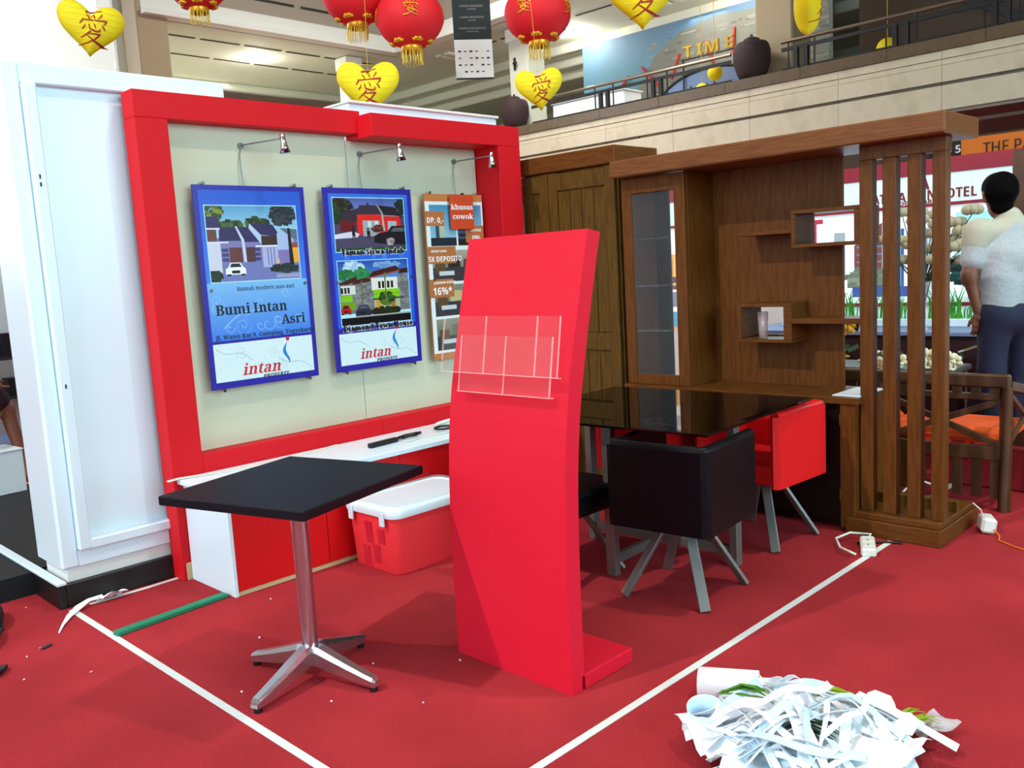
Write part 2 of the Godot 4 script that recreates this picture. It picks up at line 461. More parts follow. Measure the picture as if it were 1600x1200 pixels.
func picture_villas(im: Image, b: Rect2) -> void:
	fr(im, b.position.x - 4, b.position.y - 4, b.size.x + 8, b.size.y + 8, Color(0.70, 0.90, 0.95))
	grad(im, b.position.x, b.position.y, b.size.x, b.size.y * 0.45, Color(0.36, 0.62, 0.80), Color(0.72, 0.88, 0.93))
	rc(im, b, 0, 0.42, 1, 0.58, Color(0.45, 0.48, 0.72))
	var g := [Color(0.16, 0.24, 0.12), Color(0.30, 0.40, 0.16), Color(0.12, 0.18, 0.12)]
	leafy(im, b, 0.05, 0.10, 0.12, 0.12, [Color(0.35, 0.42, 0.12), Color(0.5, 0.55, 0.2), Color(0.2, 0.26, 0.1)])
	leafy(im, b, 0.25, 0.26, 0.13, 0.06, g)
	leafy(im, b, 0.55, 0.24, 0.12, 0.08, g)
	leafy(im, b, 0.85, 0.12, 0.14, 0.15, [Color(0.10, 0.12, 0.16), Color(0.14, 0.18, 0.2), Color(0.22, 0.24, 0.28)], 130)
	var roof := Color(0.20, 0.16, 0.36)
	var wall := Color(0.68, 0.70, 0.88)
	rc(im, b, 0.12, 0.45, 0.5, 0.3, Color(0.50, 0.48, 0.70))
	pg(im, b, [V(0.13, 0.28), V(0.33, 0.28), V(0.37, 0.46), V(0.12, 0.46)], roof)
	pg(im, b, [V(0.33, 0.28), V(0.45, 0.28), V(0.60, 0.48), V(0.37, 0.48)], roof)
	pg(im, b, [V(0.0, 0.14), V(0.13, 0.14), V(0.14, 0.30), V(0.0, 0.30)], roof)
	rc(im, b, 0, 0.30, 0.1, 0.16, Color(0.42, 0.24, 0.22))
	rc(im, b, 0, 0.29, 0.14, 0.02, Color(0.85, 0.86, 0.95))
	rc(im, b, 0, 0.47, 0.22, 0.02, Color(0.88, 0.9, 0.97))
	rc(im, b, 0, 0.49, 0.13, 0.4, Color(0.82, 0.83, 0.90))
	pg(im, b, [V(0.30, 0.27), V(0.32, 0.27), V(0.39, 0.45), V(0.40, 0.75), V(0.37, 0.75), V(0.36, 0.46)], Color(0.80, 0.83, 0.93))
	pg(im, b, [V(0.46, 0.23), V(0.72, 0.25), V(0.80, 0.41), V(0.58, 0.39)], roof)
	pg(im, b, [V(0.46, 0.23), V(0.58, 0.39), V(0.58, 0.52), V(0.45, 0.30)], Color(0.72, 0.80, 0.92))
	rc(im, b, 0.58, 0.40, 0.18, 0.13, Color(0.24, 0.15, 0.14))
	rc(im, b, 0.51, 0.53, 0.25, 0.02, Color(0.88, 0.9, 0.97))
	rc(im, b, 0.22, 0.55, 0.14, 0.2, Color(0.40, 0.22, 0.22))
	rc(im, b, 0.40, 0.55, 0.10, 0.2, Color(0.32, 0.20, 0.22))
	for k in 3:
		rc(im, b, 0.14, 0.56 + k * 0.065, 0.07, 0.045, Color(0.26, 0.24, 0.44))
		rc(im, b, 0.50, 0.56 + k * 0.065, 0.06, 0.045, Color(0.26, 0.24, 0.44))
	pg(im, b, [V(0.76, 0.38), V(0.80, 0.30), V(0.95, 0.45), V(0.95, 0.6), V(0.76, 0.6)], Color(0.66, 0.74, 0.90))
	pg(im, b, [V(0.80, 0.30), V(1.0, 0.32), V(1.0, 0.46), V(0.95, 0.45)], Color(0.36, 0.42, 0.52))
	rc(im, b, 0.58, 0.55, 0.18, 0.28, wall)
	for k in 3: rc(im, b, 0.64 + k * 0.035, 0.56, 0.008, 0.24, Color(0.2, 0.22, 0.4))
	rc(im, b, 0.76, 0.6, 0.18, 0.22, Color(0.52, 0.46, 0.70))
	rc(im, b, 0.74, 0.72, 0.03, 0.06, Color(0.95, 0.72, 0.3))
	rc(im, b, 0.93, 0.50, 0.07, 0.28, Color(0.95, 0.66, 0.22))
	rc(im, b, 0.93, 0.5, 0.07, 0.07, Color(0.62, 0.28, 0.2))
	pg(im, b, [V(0.89, 0.3), V(0.92, 0.3), V(0.94, 0.82), V(0.89, 0.82)], Color(0.12, 0.10, 0.14))
	leafy(im, b, 0.82, 0.86, 0.15, 0.05, [Color(0.10, 0.16, 0.16), Color(0.16, 0.22, 0.2)])
	leafy(im, b, 0.05, 0.93, 0.06, 0.06, [Color(0.08, 0.12, 0.14), Color(0.14, 0.2, 0.16)])
	rc(im, b, 0.72, 0.93, 0.28, 0.05, Color(0.62, 0.62, 0.78))
	car(im, b, 0.16, 0.75, 0.22, 0.17, Color(0.95, 0.97, 0.99), Color(0.12, 0.14, 0.2))

func picture_red_house(im: Image, b: Rect2) -> void:
	fr(im, b.position.x - 4, b.position.y - 4, b.size.x + 8, b.size.y + 8, Color(0.72, 0.90, 0.97))
	grad(im, b.position.x, b.position.y, b.size.x, b.size.y * 0.4, Color(0.30, 0.36, 0.66), Color(0.55, 0.62, 0.82))
	rc(im, b, 0, 0.35, 1, 0.65, Color(0.30, 0.27, 0.38))
	leafy(im, b, 0.10, 0.14, 0.14, 0.14, [Color(0.14, 0.14, 0.08), Color(0.24, 0.24, 0.10), Color(0.10, 0.10, 0.08)], 140)
	leafy(im, b, 0.04, 0.35, 0.06, 0.15, [Color(0.14, 0.26, 0.14), Color(0.10, 0.18, 0.10)])
	leafy(im, b, 0.95, 0.2, 0.07, 0.2, [Color(0.10, 0.22, 0.18), Color(0.06, 0.14, 0.14)])
	pg(im, b, [V(0.25, 0.08), V(0.29, 0.2), V(0.21, 0.2)], Color(0.1, 0.12, 0.24))
	pg(im, b, [V(0.48, 0.06), V(0.51, 0.18), V(0.45, 0.18)], Color(0.1, 0.12, 0.24))
	pg(im, b, [V(0.10, 0.28), V(0.36, 0.18), V(0.36, 0.44), V(0.10, 0.44)], Color(0.20, 0.16, 0.22))
	pg(im, b, [V(0.36, 0.13), V(0.62, 0.13), V(0.70, 0.30), V(0.32, 0.32)], Color(0.22, 0.18, 0.24))
	pg(im, b, [V(0.62, 0.13), V(0.85, 0.16), V(0.96, 0.33), V(0.70, 0.32)], Color(0.14, 0.12, 0.16))
	rc(im, b, 0.08, 0.42, 0.22, 0.2, Color(0.42, 0.08, 0.12))
	rc(im, b, 0.32, 0.31, 0.36, 0.38, Color(0.90, 0.15, 0.10))
	rc(im, b, 0.39, 0.42, 0.24, 0.3, Color(0.62, 0.66, 0.70))
	for k in 2: rc(im, b, 0.46 + k * 0.1, 0.43, 0.05, 0.12, Color(0.80, 0.86, 0.88))
	rc(im, b, 0.70, 0.34, 0.24, 0.3, Color(0.86, 0.14, 0.12))
	rc(im, b, 0.75, 0.43, 0.13, 0.2, Color(0.66, 0.70, 0.74))
	pg(im, b, [V(0.60, 0.12), V(0.62, 0.12), V(0.69, 0.28), V(0.71, 0.62), V(0.67, 0.62), V(0.67, 0.3)], Color(0.72, 0.66, 0.66))
	pg(im, b, [V(0.0, 0.68), V(0.26, 0.62), V(0.34, 0.68), V(0.30, 0.74), V(0.0, 0.76)], Color(0.86, 0.84, 0.92))
	leafy(im, b, 0.60, 0.58, 0.07, 0.06, [Color(0.45, 0.2, 0.18), Color(0.4, 0.36, 0.1), Color(0.3, 0.12, 0.2)], 40)
	rc(im, b, 0.0, 0.94, 1, 0.06, Color(0.10, 0.30, 0.12))
	for k in 2:
		var x := 0.24 + k * 0.21
		rc(im, b, x, 0.52 + k * 0.04, 0.025, 0.04, Color(0.1, 0.08, 0.1))
		pg(im, b, [V(x - 0.01, 0.57 + k * 0.04), V(x + 0.035, 0.57 + k * 0.04), V(x + 0.04, 0.80), V(x + 0.015, 0.70), V(x, 0.80)], Color(0.12, 0.10, 0.14))
	pg(im, b, [V(0.54, 0.84), V(0.54, 0.72), V(0.62, 0.66), V(0.74, 0.64), V(0.80, 0.53), V(1.0, 0.53), V(1.0, 0.90), V(0.60, 0.86)], Color(0.10, 0.08, 0.12))
	pg(im, b, [V(0.78, 0.64), V(0.83, 0.56), V(0.98, 0.56), V(1.0, 0.64)], Color(0.34, 0.38, 0.38))
	leafy(im, b, 0.775, 0.83, 0.03, 0.06, [Color(0.75, 0.72, 0.72), Color(0.55, 0.5, 0.52)], 40)

func picture_town_house(im: Image, b: Rect2) -> void:
	fr(im, b.position.x - 4, b.position.y - 4, b.size.x + 8, b.size.y + 8, Color(0.72, 0.90, 0.97))
	grad(im, b.position.x, b.position.y, b.size.x, b.size.y * 0.4, Color(0.12, 0.30, 0.68), Color(0.45, 0.66, 0.86))
	leafy(im, b, 0.22, 0.10, 0.14, 0.07, [Color(0.80, 0.88, 0.94), Color(0.62, 0.76, 0.90)], 110)
	leafy(im, b, 0.70, 0.08, 0.2, 0.04, [Color(0.50, 0.66, 0.86), Color(0.4, 0.58, 0.8)], 60)
	leafy(im, b, 0.10, 0.22, 0.12, 0.07, [Color(0.10, 0.42, 0.22), Color(0.2, 0.5, 0.3)])
	leafy(im, b, 0.32, 0.20, 0.10, 0.08, [Color(0.14, 0.46, 0.26), Color(0.2, 0.55, 0.34)])
	rc(im, b, 0, 0.32, 1, 0.5, Color(0.46, 0.46, 0.48))
	leafy(im, b, 0.35, 0.55, 0.14, 0.18, [Color(0.40, 0.40, 0.42), Color(0.54, 0.54, 0.55)], 150)
	leafy(im, b, 0.92, 0.5, 0.09, 0.25, [Color(0.42, 0.42, 0.44), Color(0.56, 0.56, 0.57)], 120)
	pg(im, b, [V(0.0, 0.34), V(0.24, 0.24), V(0.26, 0.30), V(0.12, 0.36), V(0.0, 0.36)], Color(0.28, 0.10, 0.08))
	pg(im, b, [V(0.20, 0.30), V(0.44, 0.26), V(0.44, 0.33), V(0.18, 0.37)], Color(0.30, 0.12, 0.09))
	pg(im, b, [V(0.48, 0.18), V(0.82, 0.10), V(0.88, 0.17), V(0.40, 0.28)], Color(0.26, 0.09, 0.08))
	pg(im, b, [V(0.86, 0.16), V(1.0, 0.14), V(1.0, 0.22), V(0.86, 0.23)], Color(0.24, 0.08, 0.08))
	pg(im, b, [V(0.40, 0.27), V(0.88, 0.17), V(0.88, 0.19), V(0.40, 0.29)], Color(0.62, 0.30, 0.16))
	rc(im, b, 0.45, 0.28, 0.38, 0.2, Color(0.90, 0.90, 0.86))
	rc(im, b, 0.02, 0.38, 0.2, 0.14, Color(0.86, 0.86, 0.84))
	for k in 4:
		rc(im, b, 0.545 + k * 0.055 + (0.02 if k > 1 else 0.0), 0.34, 0.035, 0.11, Color(0.12, 0.12, 0.10))
		if k < 3: rc(im, b, 0.02 + k * 0.045, 0.41, 0.03, 0.09, Color(0.14, 0.12, 0.12))
	rc(im, b, 0.47, 0.47, 0.38, 0.13, Color(0.52, 0.80, 0.06))
	rc(im, b, 0.47, 0.535, 0.38, 0.008, Color(0.40, 0.62, 0.05))
	rc(im, b, 0.01, 0.53, 0.16, 0.10, Color(0.50, 0.78, 0.08))
	rc(im, b, 0.45, 0.61, 0.46, 0.02, Color(0.16, 0.18, 0.16))
	rc(im, b, 0.47, 0.63, 0.38, 0.18, Color(0.70, 0.72, 0.60))
	for k in 3: rc(im, b, 0.50 + k * 0.11, 0.64, 0.06, 0.16, [Color(0.86, 0.60, 0.08), Color(0.82, 0.84, 0.70), Color(0.70, 0.44, 0.08)][k])
	rc(im, b, 0.01, 0.64, 0.2, 0.12, Color(0.44, 0.62, 0.10))
	leafy(im, b, 0.66, 0.62, 0.10, 0.10, [Color(0.20, 0.36, 0.12), Color(0.30, 0.46, 0.18), Color(0.12, 0.24, 0.1)], 100)
	rc(im, b, 0.64, 0.2, 0.02, 0.66, Color(0.46, 0.46, 0.14))
	rc(im, b, 0.30, 0.32, 0.018, 0.4, Color(0.40, 0.44, 0.16))
	leafy(im, b, 0.62, 0.82, 0.22, 0.05, [Color(0.14, 0.10, 0.06), Color(0.10, 0.18, 0.06)], 120)
	car(im, b, 0.0, 0.68, 0.14, 0.14, Color(0.74, 0.06, 0.10), Color(0.3, 0.05, 0.08))
	car(im, b, 0.20, 0.69, 0.22, 0.18, Color(0.16, 0.17, 0.26), Color(0.3, 0.34, 0.42))
	rc(im, b, 0, 0.88, 1, 0.12, Color(0.03, 0.03, 0.05))
	rc(im, b, 0.2, 0.86, 0.8, 0.025, Color(0.66, 0.66, 0.64))

func white_logo_band(im: Image, x: float, y: float, w: float, h: float) -> void:
	fr(im, x, y, w, h, Color(0.86, 0.93, 0.95))
	var b := Rect2(x, y, w, h)
	for i in 26:
		rc(im, b, rng.randf(), rng.randf(), 0.008, 0.015, Color(0.66, 0.76, 0.80))
	for i in 5:
		swirl(im, b, rng.randf_range(0.1, 0.9), rng.randf_range(0.2, 0.8), rng.randf_range(0.03, 0.09), 1.6, Color(0.72, 0.82, 0.86))
	for k in 2:
		for i in 60:
			var t := i / 60.0
			rc(im, b, (0.02 + t * 0.35) if k == 0 else (0.63 + t * 0.35), 0.12 + t * 0.35 + 0.06 * sin(t * 7) + k * 0.4, 0.006, 0.012, Color(0.55, 0.66, 0.76))

# ------------------------------------------------------------------ bodies: smooth union of tapered capsules, meshed as surface nets
func capsules(st: SurfaceTool, bones: Array, k: float, cell: float, hem := -1e9) -> void:
	var lo := Vector3.ONE * 1e9
	var hi := -lo
	for b in bones:
		var r := Vector3.ONE * (maxf(b[2], b[3]) + k + cell * 2)
		lo = lo.min(b[0] - r).min(b[1] - r)
		hi = hi.max(b[0] + r).max(b[1] + r)
	var n := Vector3i(((hi - lo) / cell).ceil()) + Vector3i.ONE
	var f := PackedFloat32Array()
	f.resize(n.x * n.y * n.z)
	f.fill(1.0)
	for b in bones:
		var a: Vector3 = b[0]
		var d: Vector3 = b[1] - b[0]
		var dd := maxf(d.length_squared(), 1e-9)
		var sq: Vector3 = b[4] if b.size() > 4 else Vector3.ONE
		var r := Vector3.ONE * (maxf(b[2], b[3]) * maxf(1.0, maxf(sq.x, sq.z)) + k + cell * 2)
		var i0 := Vector3i(((a.min(b[1]) - r - lo) / cell).floor()).max(Vector3i.ZERO)
		var i1 := Vector3i(((a.max(b[1]) + r - lo) / cell).ceil()).min(n - Vector3i.ONE)
		for z in range(i0.z, i1.z + 1):
			for y in range(i0.y, i1.y + 1):
				var row := (z * n.y + y) * n.x
				for x in range(i0.x, i1.x + 1):
					var p := lo + Vector3(x, y, z) * cell - a
					var t := clampf(p.dot(d) / dd, 0.0, 1.0)
					var v := (p - d * t) / sq
					var s := v.length() - lerpf(b[2], b[3], t)
					var o := f[row + x]
					var h := maxf(k - absf(o - s), 0.0) / k
					f[row + x] = minf(o, s) - h * h * k * 0.25
	if hem > -1e8:
		for z in n.z:
			for y in n.y:
				var d := hem - (lo.y + y * cell)
				for x in n.x:
					var q := (z * n.y + y) * n.x + x
					f[q] = maxf(f[q], d)
	var vid := {}
	var verts := PackedVector3Array()
	var dx := [1, n.x, n.x * n.y]
	for z in n.z - 1:
		for y in n.y - 1:
			for x in n.x - 1:
				var i := (z * n.y + y) * n.x + x
				var m := 0
				for c in 8:
					if f[i + (c & 1) + ((c >> 1) & 1) * dx[1] + (c >> 2) * dx[2]] < 0.0: m += 1
				if m == 0 or m == 8: continue
				var sum := Vector3.ZERO
				var cnt := 0
				for e in 12:
					var ax := e / 4
					var u := e & 1
					var w := (e >> 1) & 1
					var o: Array = [[0, u, w], [u, 0, w], [u, w, 0]][ax]
					var j: int = i + o[0] + o[1] * dx[1] + o[2] * dx[2]
					var f0 := f[j]
					var f1 := f[j + dx[ax]]
					if (f0 < 0.0) != (f1 < 0.0):
						var p := Vector3(o[0], o[1], o[2])
						p[ax] += f0 / (f0 - f1)
						sum += p
						cnt += 1
				vid[i] = verts.size()
				verts.append(lo + (Vector3(x, y, z) + sum / cnt) * cell)
	st.set_smooth_group(0)
	for i in vid:
		var x: int = i % n.x
		var y: int = (i / n.x) % n.y
		var z: int = i / dx[2]
		for ax in 3:
			var u := (ax + 1) % 3
			var w := (ax + 2) % 3
			var pos := [x, y, z]
			if pos[u] == 0 or pos[w] == 0: continue
			var f0 := f[i]
			var f1 := f[i + dx[ax]]
			if (f0 < 0.0) == (f1 < 0.0): continue
			var q := [i, i - dx[u], i - dx[u] - dx[w], i - dx[w]]
			var pp := []
			for e in q: if vid.has(e): pp.append(verts[vid[e]])
			if pp.size() < 4: continue
			if f0 < 0.0: pp.reverse()
			if pp[0].distance_squared_to(pp[2]) < pp[1].distance_squared_to(pp[3]):
				tri(st, pp[0], pp[1], pp[2]); tri(st, pp[0], pp[2], pp[3])
			else:
				tri(st, pp[1], pp[2], pp[3]); tri(st, pp[1], pp[3], pp[0])

# ------------------------------------------------------------------ brush writing on lanterns
const STROKES := [
	[[72, 3, 3], [50, 8, 5], [27, 12, 7]], [[29, 18, 2], [35, 24, 5], [38, 30, 4]], [[48, 15, 2], [52, 21, 5], [53, 27, 4]],
	[[74, 13, 6], [68, 20, 4], [62, 27, 2]], [[20, 31, 3], [17, 38, 6], [11, 46, 3]], [[20, 34, 4], [55, 31, 5], [87, 29, 7], [77, 42, 3]],
	[[26, 45, 2], [24, 52, 5], [18, 59, 4]], [[36, 43, 4], [40, 56, 5], [56, 60, 6], [68, 58, 5], [68, 50, 2]], [[49, 39, 2], [53, 45, 5], [55, 51, 3]],
	[[72, 42, 2], [78, 48, 6], [82, 54, 4]], [[42, 61, 5], [32, 70, 5], [16, 81, 2]], [[38, 68, 4], [70, 66, 6], [52, 83, 5], [32, 93, 4], [12, 100, 2]],
	[[33, 73, 3], [52, 85, 6], [74, 94, 9], [95, 97, 2]]]

func glyph(st: SurfaceTool, place: Callable) -> void:   # place: (x, y in -0.5 .. 0.5, lift) -> point on the surface
	for s in STROKES:
		var mid := []
		var wid := []
		for i in s.size() - 1:
			var steps := 4
			for k in steps + (1 if i == s.size() - 2 else 0):
				var t := float(k) / steps
				mid.append(Vector2(lerpf(s[i][0], s[i + 1][0], t) / 100.0 - 0.5, 0.5 - lerpf(s[i][1], s[i + 1][1], t) / 100.0))
				wid.append(lerpf(s[i][2], s[i + 1][2], t) / 100.0)
		var rings := []
		for i in mid.size():
			var d: Vector2 = (mid[mini(i + 1, mid.size() - 1)] - mid[maxi(i - 1, 0)]).normalized()
			var nrm: Vector2 = Vector2(-d.y, d.x) * wid[i] * 0.40
			var a: Vector2 = mid[i] + nrm
			var b: Vector2 = mid[i] - nrm
			rings.append([place.call(a.x, a.y, 0.003), place.call(b.x, b.y, 0.003), place.call(b.x, b.y, -0.004), place.call(a.x, a.y, -0.004)])
		loft(st, rings, true, false)

func heart_r(a: float) -> float:   # outline of the heart at angle a from its middle
	var best := 0.0
	var pts := heart_pts
	var d := Vector2(cos(a), sin(a))
	for i in pts.size():
		var hit = Geometry2D.segment_intersects_segment(Vector2.ZERO, d * 3.0, pts[i], pts[(i + 1) % pts.size()])
		if hit != null: best = maxf(best, hit.length())
	return best
var heart_pts: Array[Vector2] = []
var heart_table := PackedFloat32Array()

func heart_at(x: float, y: float, w: float, lift: float) -> Vector3:
	var p := Vector2(x, y)
	var a := fposmod(p.angle(), TAU) / TAU * 96.0
	var r := lerpf(heart_table[int(a) % 96], heart_table[(int(a) + 1) % 96], a - int(a))
	var s := minf(p.length() / maxf(r, 0.01), 0.999)
	return Vector3(x * w, y * w, 0.20 * w * sqrt(1.0 - s * s) + lift)

func heart_lantern(label: String, at: Vector3, w: float, turn: float, tilt: float, spin: float) -> void:
	if heart_table.is_empty():
		for i in 40:                                       # half outline, mirrored
			var t := TAU * i / 40.0
			var x := 16.0 * pow(absf(sin(t)), 2.4) * signf(sin(t))
			var y := 13.0 * cos(t) - 5.0 * cos(2 * t) - 2.0 * cos(3 * t) - cos(4 * t)
			heart_pts.append(Vector2(x / 32.0, (y + 2.5) / 35.0))
		for i in 96: heart_table.append(heart_r(TAU * i / 96.0))
	var t := thing("heart_lantern", label, "lantern", at, turn, "yellow heart lanterns")
	t.rotation.z = spin
	t.rotation.x = tilt
	var st := ns(true)
	for side in [1.0, -1.0]:
		var last := []
		for k in 9:
			var s := sin(PI * 0.5 * k / 8.0)
			var ring := []
			for i in 48:
				var a := TAU * i / 48.0
				var r := heart_table[i * 2] * s
				ring.append(Vector3(cos(a) * r * w, sin(a) * r * w, side * 0.20 * w * cos(PI * 0.5 * k / 8.0)))
			if k > 0:
				for i in 48:
					var j := (i + 1) % 48
					poly(st, [last[i], last[j], ring[j], ring[i]] if k > 1 else [last[i], ring[j], ring[i]], Vector3(0, 0, side) + ring[i] * 2.0)
			last = ring
	obj("paper_shell", st, M.heart_yellow, t)
	var wires := ns()
	for k in range(-4, 5):                                 # wire hoops of the lantern
		var y := k * 0.09
		var pts := []
		for i in 17:
			var x := (i / 16.0 - 0.5) * 1.1
			var v := Vector2(x, y)
			var a := int(fposmod(v.angle(), TAU) / TAU * 96.0) % 96
			if v.length() < heart_table[a] * 0.98: pts.append(heart_at(x, y, w, 0.001))
		if pts.size() > 2: tube(wires, pts, 0.0012, 4)
	obj("wire_hoops", wires, M.gold_thread, t)
	var g := ns()
	glyph(g, func(x, y, lift): return heart_at(x * 0.52 + 0.02, y * 0.58 + 0.02, w, lift))
	obj("brush_character", g, M.brush_red, t)
	var c := ns()
	tube(c, [Vector3(0, 0.30 * w, 0), Vector3(0, 0.36 * w, 0.004), Vector3(0.004, 0.5, 0), Vector3(0, 2.4, 0)], 0.0013, 5)
	obj("hanging_cord", c, M.gold_thread, t)

func red_lantern(label: String, at: Vector3, r: float, turn: float) -> void:
	var t := thing("red_lantern", label, "lantern", at, turn, "red paper lanterns")
	var st := ns(true)
	var prof := []
	for i in 17:
		var a := -1.25 + 2.5 * i / 16.0
		prof.append(Vector2(r * cos(a), r * 0.86 * sin(a)))
	lathe(st, prof, 48, Transform3D(), true, 0.012)
	obj("paper_shell", st, M.lantern_red, t)
	for s in [-1.0, 1.0]:
		var c := ns()
		lathe(c, [Vector2(r * 0.30, -0.035), Vector2(r * 0.33, -0.03), Vector2(r * 0.31, 0.0), Vector2(r * 0.33, 0.03), Vector2(r * 0.30, 0.035)], 24, Transform3D(Basis(), Vector3(0, s * r * 0.83, 0)))
		obj("gold_collar", c, M.gold, t)
	var fr_ := ns()
	for i in 40:
		var a := TAU * i / 40.0 + rng.randf() * 0.1
		var p := Vector3(cos(a) * r * 0.30, -r * 0.86, sin(a) * r * 0.30)
		tube(fr_, [p, p + Vector3(rng.randf_range(-0.008, 0.008), -r * 0.22, rng.randf_range(-0.008, 0.008)), p + Vector3(rng.randf_range(-0.01, 0.01), -r * rng.randf_range(0.40, 0.5), 0)], 0.0022, 4, false)
	obj("fringe", fr_, M.gold_thread, t).set_meta("kind", "stuff")
	for k in 4:
		var g := ns()
		var a0 := TAU * k / 4.0
		glyph(g, func(x, y, lift):
			var a: float = a0 - x * 0.55
			var e: float = 0.08 + y * 0.55
			var rr: float = r + lift + 0.004
			return Vector3(sin(a) * cos(e) * rr, sin(e) * rr * 0.86, cos(a) * cos(e) * rr))
		obj("gold_character", g, M.gold, t)
	for k in 6:
		var g := ns()
		var a := TAU * k / 6.0 + 0.3
		for j in 5:
			var e := -0.98 + 0.05 * (j % 2)
			var aa := a + (j - 2) * 0.09
			ball(g, Vector3(sin(aa) * cos(e) * r * 1.005, sin(e) * r * 0.87, cos(aa) * cos(e) * r * 1.005), Vector3(0.02, 0.014, 0.02), 6)
		obj("gold_trim", g, M.gold, t)
	var c := ns()
	tube(c, [Vector3(0, r * 0.86, 0), Vector3(0, 2.6, 0)], 0.003, 5)
	obj("hanging_cord", c, M.gold_thread, t)

# ------------------------------------------------------------------ the place
func _ready() -> void:
	rng.seed = 20240517
	var cam := Camera3D.new()
	cam.name = "camera"
	cam.fov = 46.757
	cam.near = 0.05
	cam.far = 200.0
	cam.transform = Transform3D(Basis.from_euler(Vector3(deg_to_rad(-7.498), deg_to_rad(-45.004), deg_to_rad(-3.257)), EULER_ORDER_YXZ), Vector3(0, 1.5, 0))
	add_child(cam)
	cam.current = true
	var env := Environment.new()
	env.background_mode = Environment.BG_COLOR
	env.background_color = Color(0.93, 0.97, 1.0)
	env.background_energy_multiplier = 4.0
	env.tonemap_mode = Environment.TONE_MAPPER_LINEAR
	env.tonemap_exposure = 0.84
	env.sdfgi_enabled = true
	env.ssao_enabled = true
	env.ssil_enabled = true
	var we := WorldEnvironment.new()
	we.name = "environment"
	we.environment = env
	add_child(we)
	make_materials()
	lamp_mat = mat("lamp_glow", Color(1, 1, 1), 0.5)
	lamp_mat.emission_enabled = true
	lamp_mat.emission = Color(1.0, 0.97, 0.92)
	lamp_mat.emission_energy_multiplier = 2.0
	# lamps: ceiling panels over the atrium, spotlights, and daylight in the two window walls
	panel_light("ceiling_light", "large square ceiling light panel high over the booth", Vector3(4.0, 10.1, -3.0), Vector2(3, 3), Color(1.0, 0.97, 0.93), 4.0)
	panel_light("ceiling_light", "large square ceiling light panel before the right balcony", Vector3(12.5, 10.1, -13.5), Vector2(3, 3), Color(1.0, 1.0, 0.97), 74.0)
	panel_light("ceiling_light", "large square ceiling light panel high over the photographer", Vector3(-1.5, 10.1, 0.0), Vector2(3, 3), Color(0.95, 1.0, 1.0), 6.0)
	spot("spot_lamp", "black spotlight can hanging high above the booth floor", Vector3(4.7, 9.9, 1.1), Vector3(2.6, 0.0, -2.6), Color(1.0, 0.94, 0.86), 38.0, 32.0)
	spot("spot_lamp", "black spotlight can hanging high on the left of the hall", Vector3(-5.5, 9.9, -4.2), Vector3(2.6, 0.0, -2.4), Color(1.0, 0.98, 0.96), 94.0, 32.0)
	area("daylight_left", Vector3(-8.8, 4.6, 0.5), Vector3(1, -0.12, -0.45), Vector2(8, 6), Color(0.60, 0.90, 1.0), 44.0)
	area("daylight_rear", Vector3(3.0, 4.6, 8.8), Vector3(0, -0.1, -1), Vector2(9, 5), Color(0.70, 0.97, 1.0), 102.0)
	area("daylight_back", Vector3(1.0, 6.2, -20.8), Vector3(0, -0.2, 1), Vector2(14, 6), Color(0.88, 0.94, 1.0), 40.0)
	hall()
	mezzanine()
	partitions()
	poster_wall()
	counter_and_things()
	pedestal_table()
	curved_stand()
	glass_table_and_chairs()
	wardrobe()
	wall_unit()
	floor_bits()
	scrap_heap()
	lanterns()
	benches()
	hotel_booth()
	man()
	left_edge()

var lamp_mat: StandardMaterial3D

func area(called: String, at: Vector3, dir: Vector3, size: Vector2, c: Color, e: float) -> void:
	var l := AreaLight3D.new()
	l.name = numbered(self, called)
	l.area_size = size
	l.area_normalize_energy = true
	l.light_color = c
	l.light_energy = e
	l.area_range = 60.0
	l.area_attenuation = 2.0
	l.shadow_enabled = true
	add_child(l)
	l.look_at_from_position(at, at + dir, Vector3.UP if absf(dir.normalized().y) < 0.95 else Vector3.RIGHT)

func panel_light(called: String, label: String, at: Vector3, size: Vector2, c: Color, e: float) -> void:
	var st := ns()
	bx(st, Vector3.ZERO, Vector3(size.x, 0.06, size.y))
	var o := obj(called, st, lamp_mat, null, at)
	tag(o, label, "ceiling light")
	area(called + "_beam", at + Vector3(0, -0.06, 0), Vector3.DOWN, size, c, e)

func spot(called: String, label: String, at: Vector3, to: Vector3, c: Color, e: float, ang: float) -> void:
	var st := ns()
	var d := (to - at).normalized()
	tube(st, [at - d * 0.25, at - d * 0.03], 0.09, 16)
	tag(obj(called, st, M.dark_grey), label, "spotlight")
	var l := SpotLight3D.new()
	l.name = numbered(self, called + "_beam")
	l.light_color = c
	l.light_energy = e
	l.spot_angle = ang
	l.spot_angle_attenuation = 0.6
	l.spot_range = 60.0
	l.spot_attenuation = 2.0
	l.light_size = 0.12
	l.shadow_enabled = true
	add_child(l)
	l.look_at_from_position(at, to, Vector3.UP)

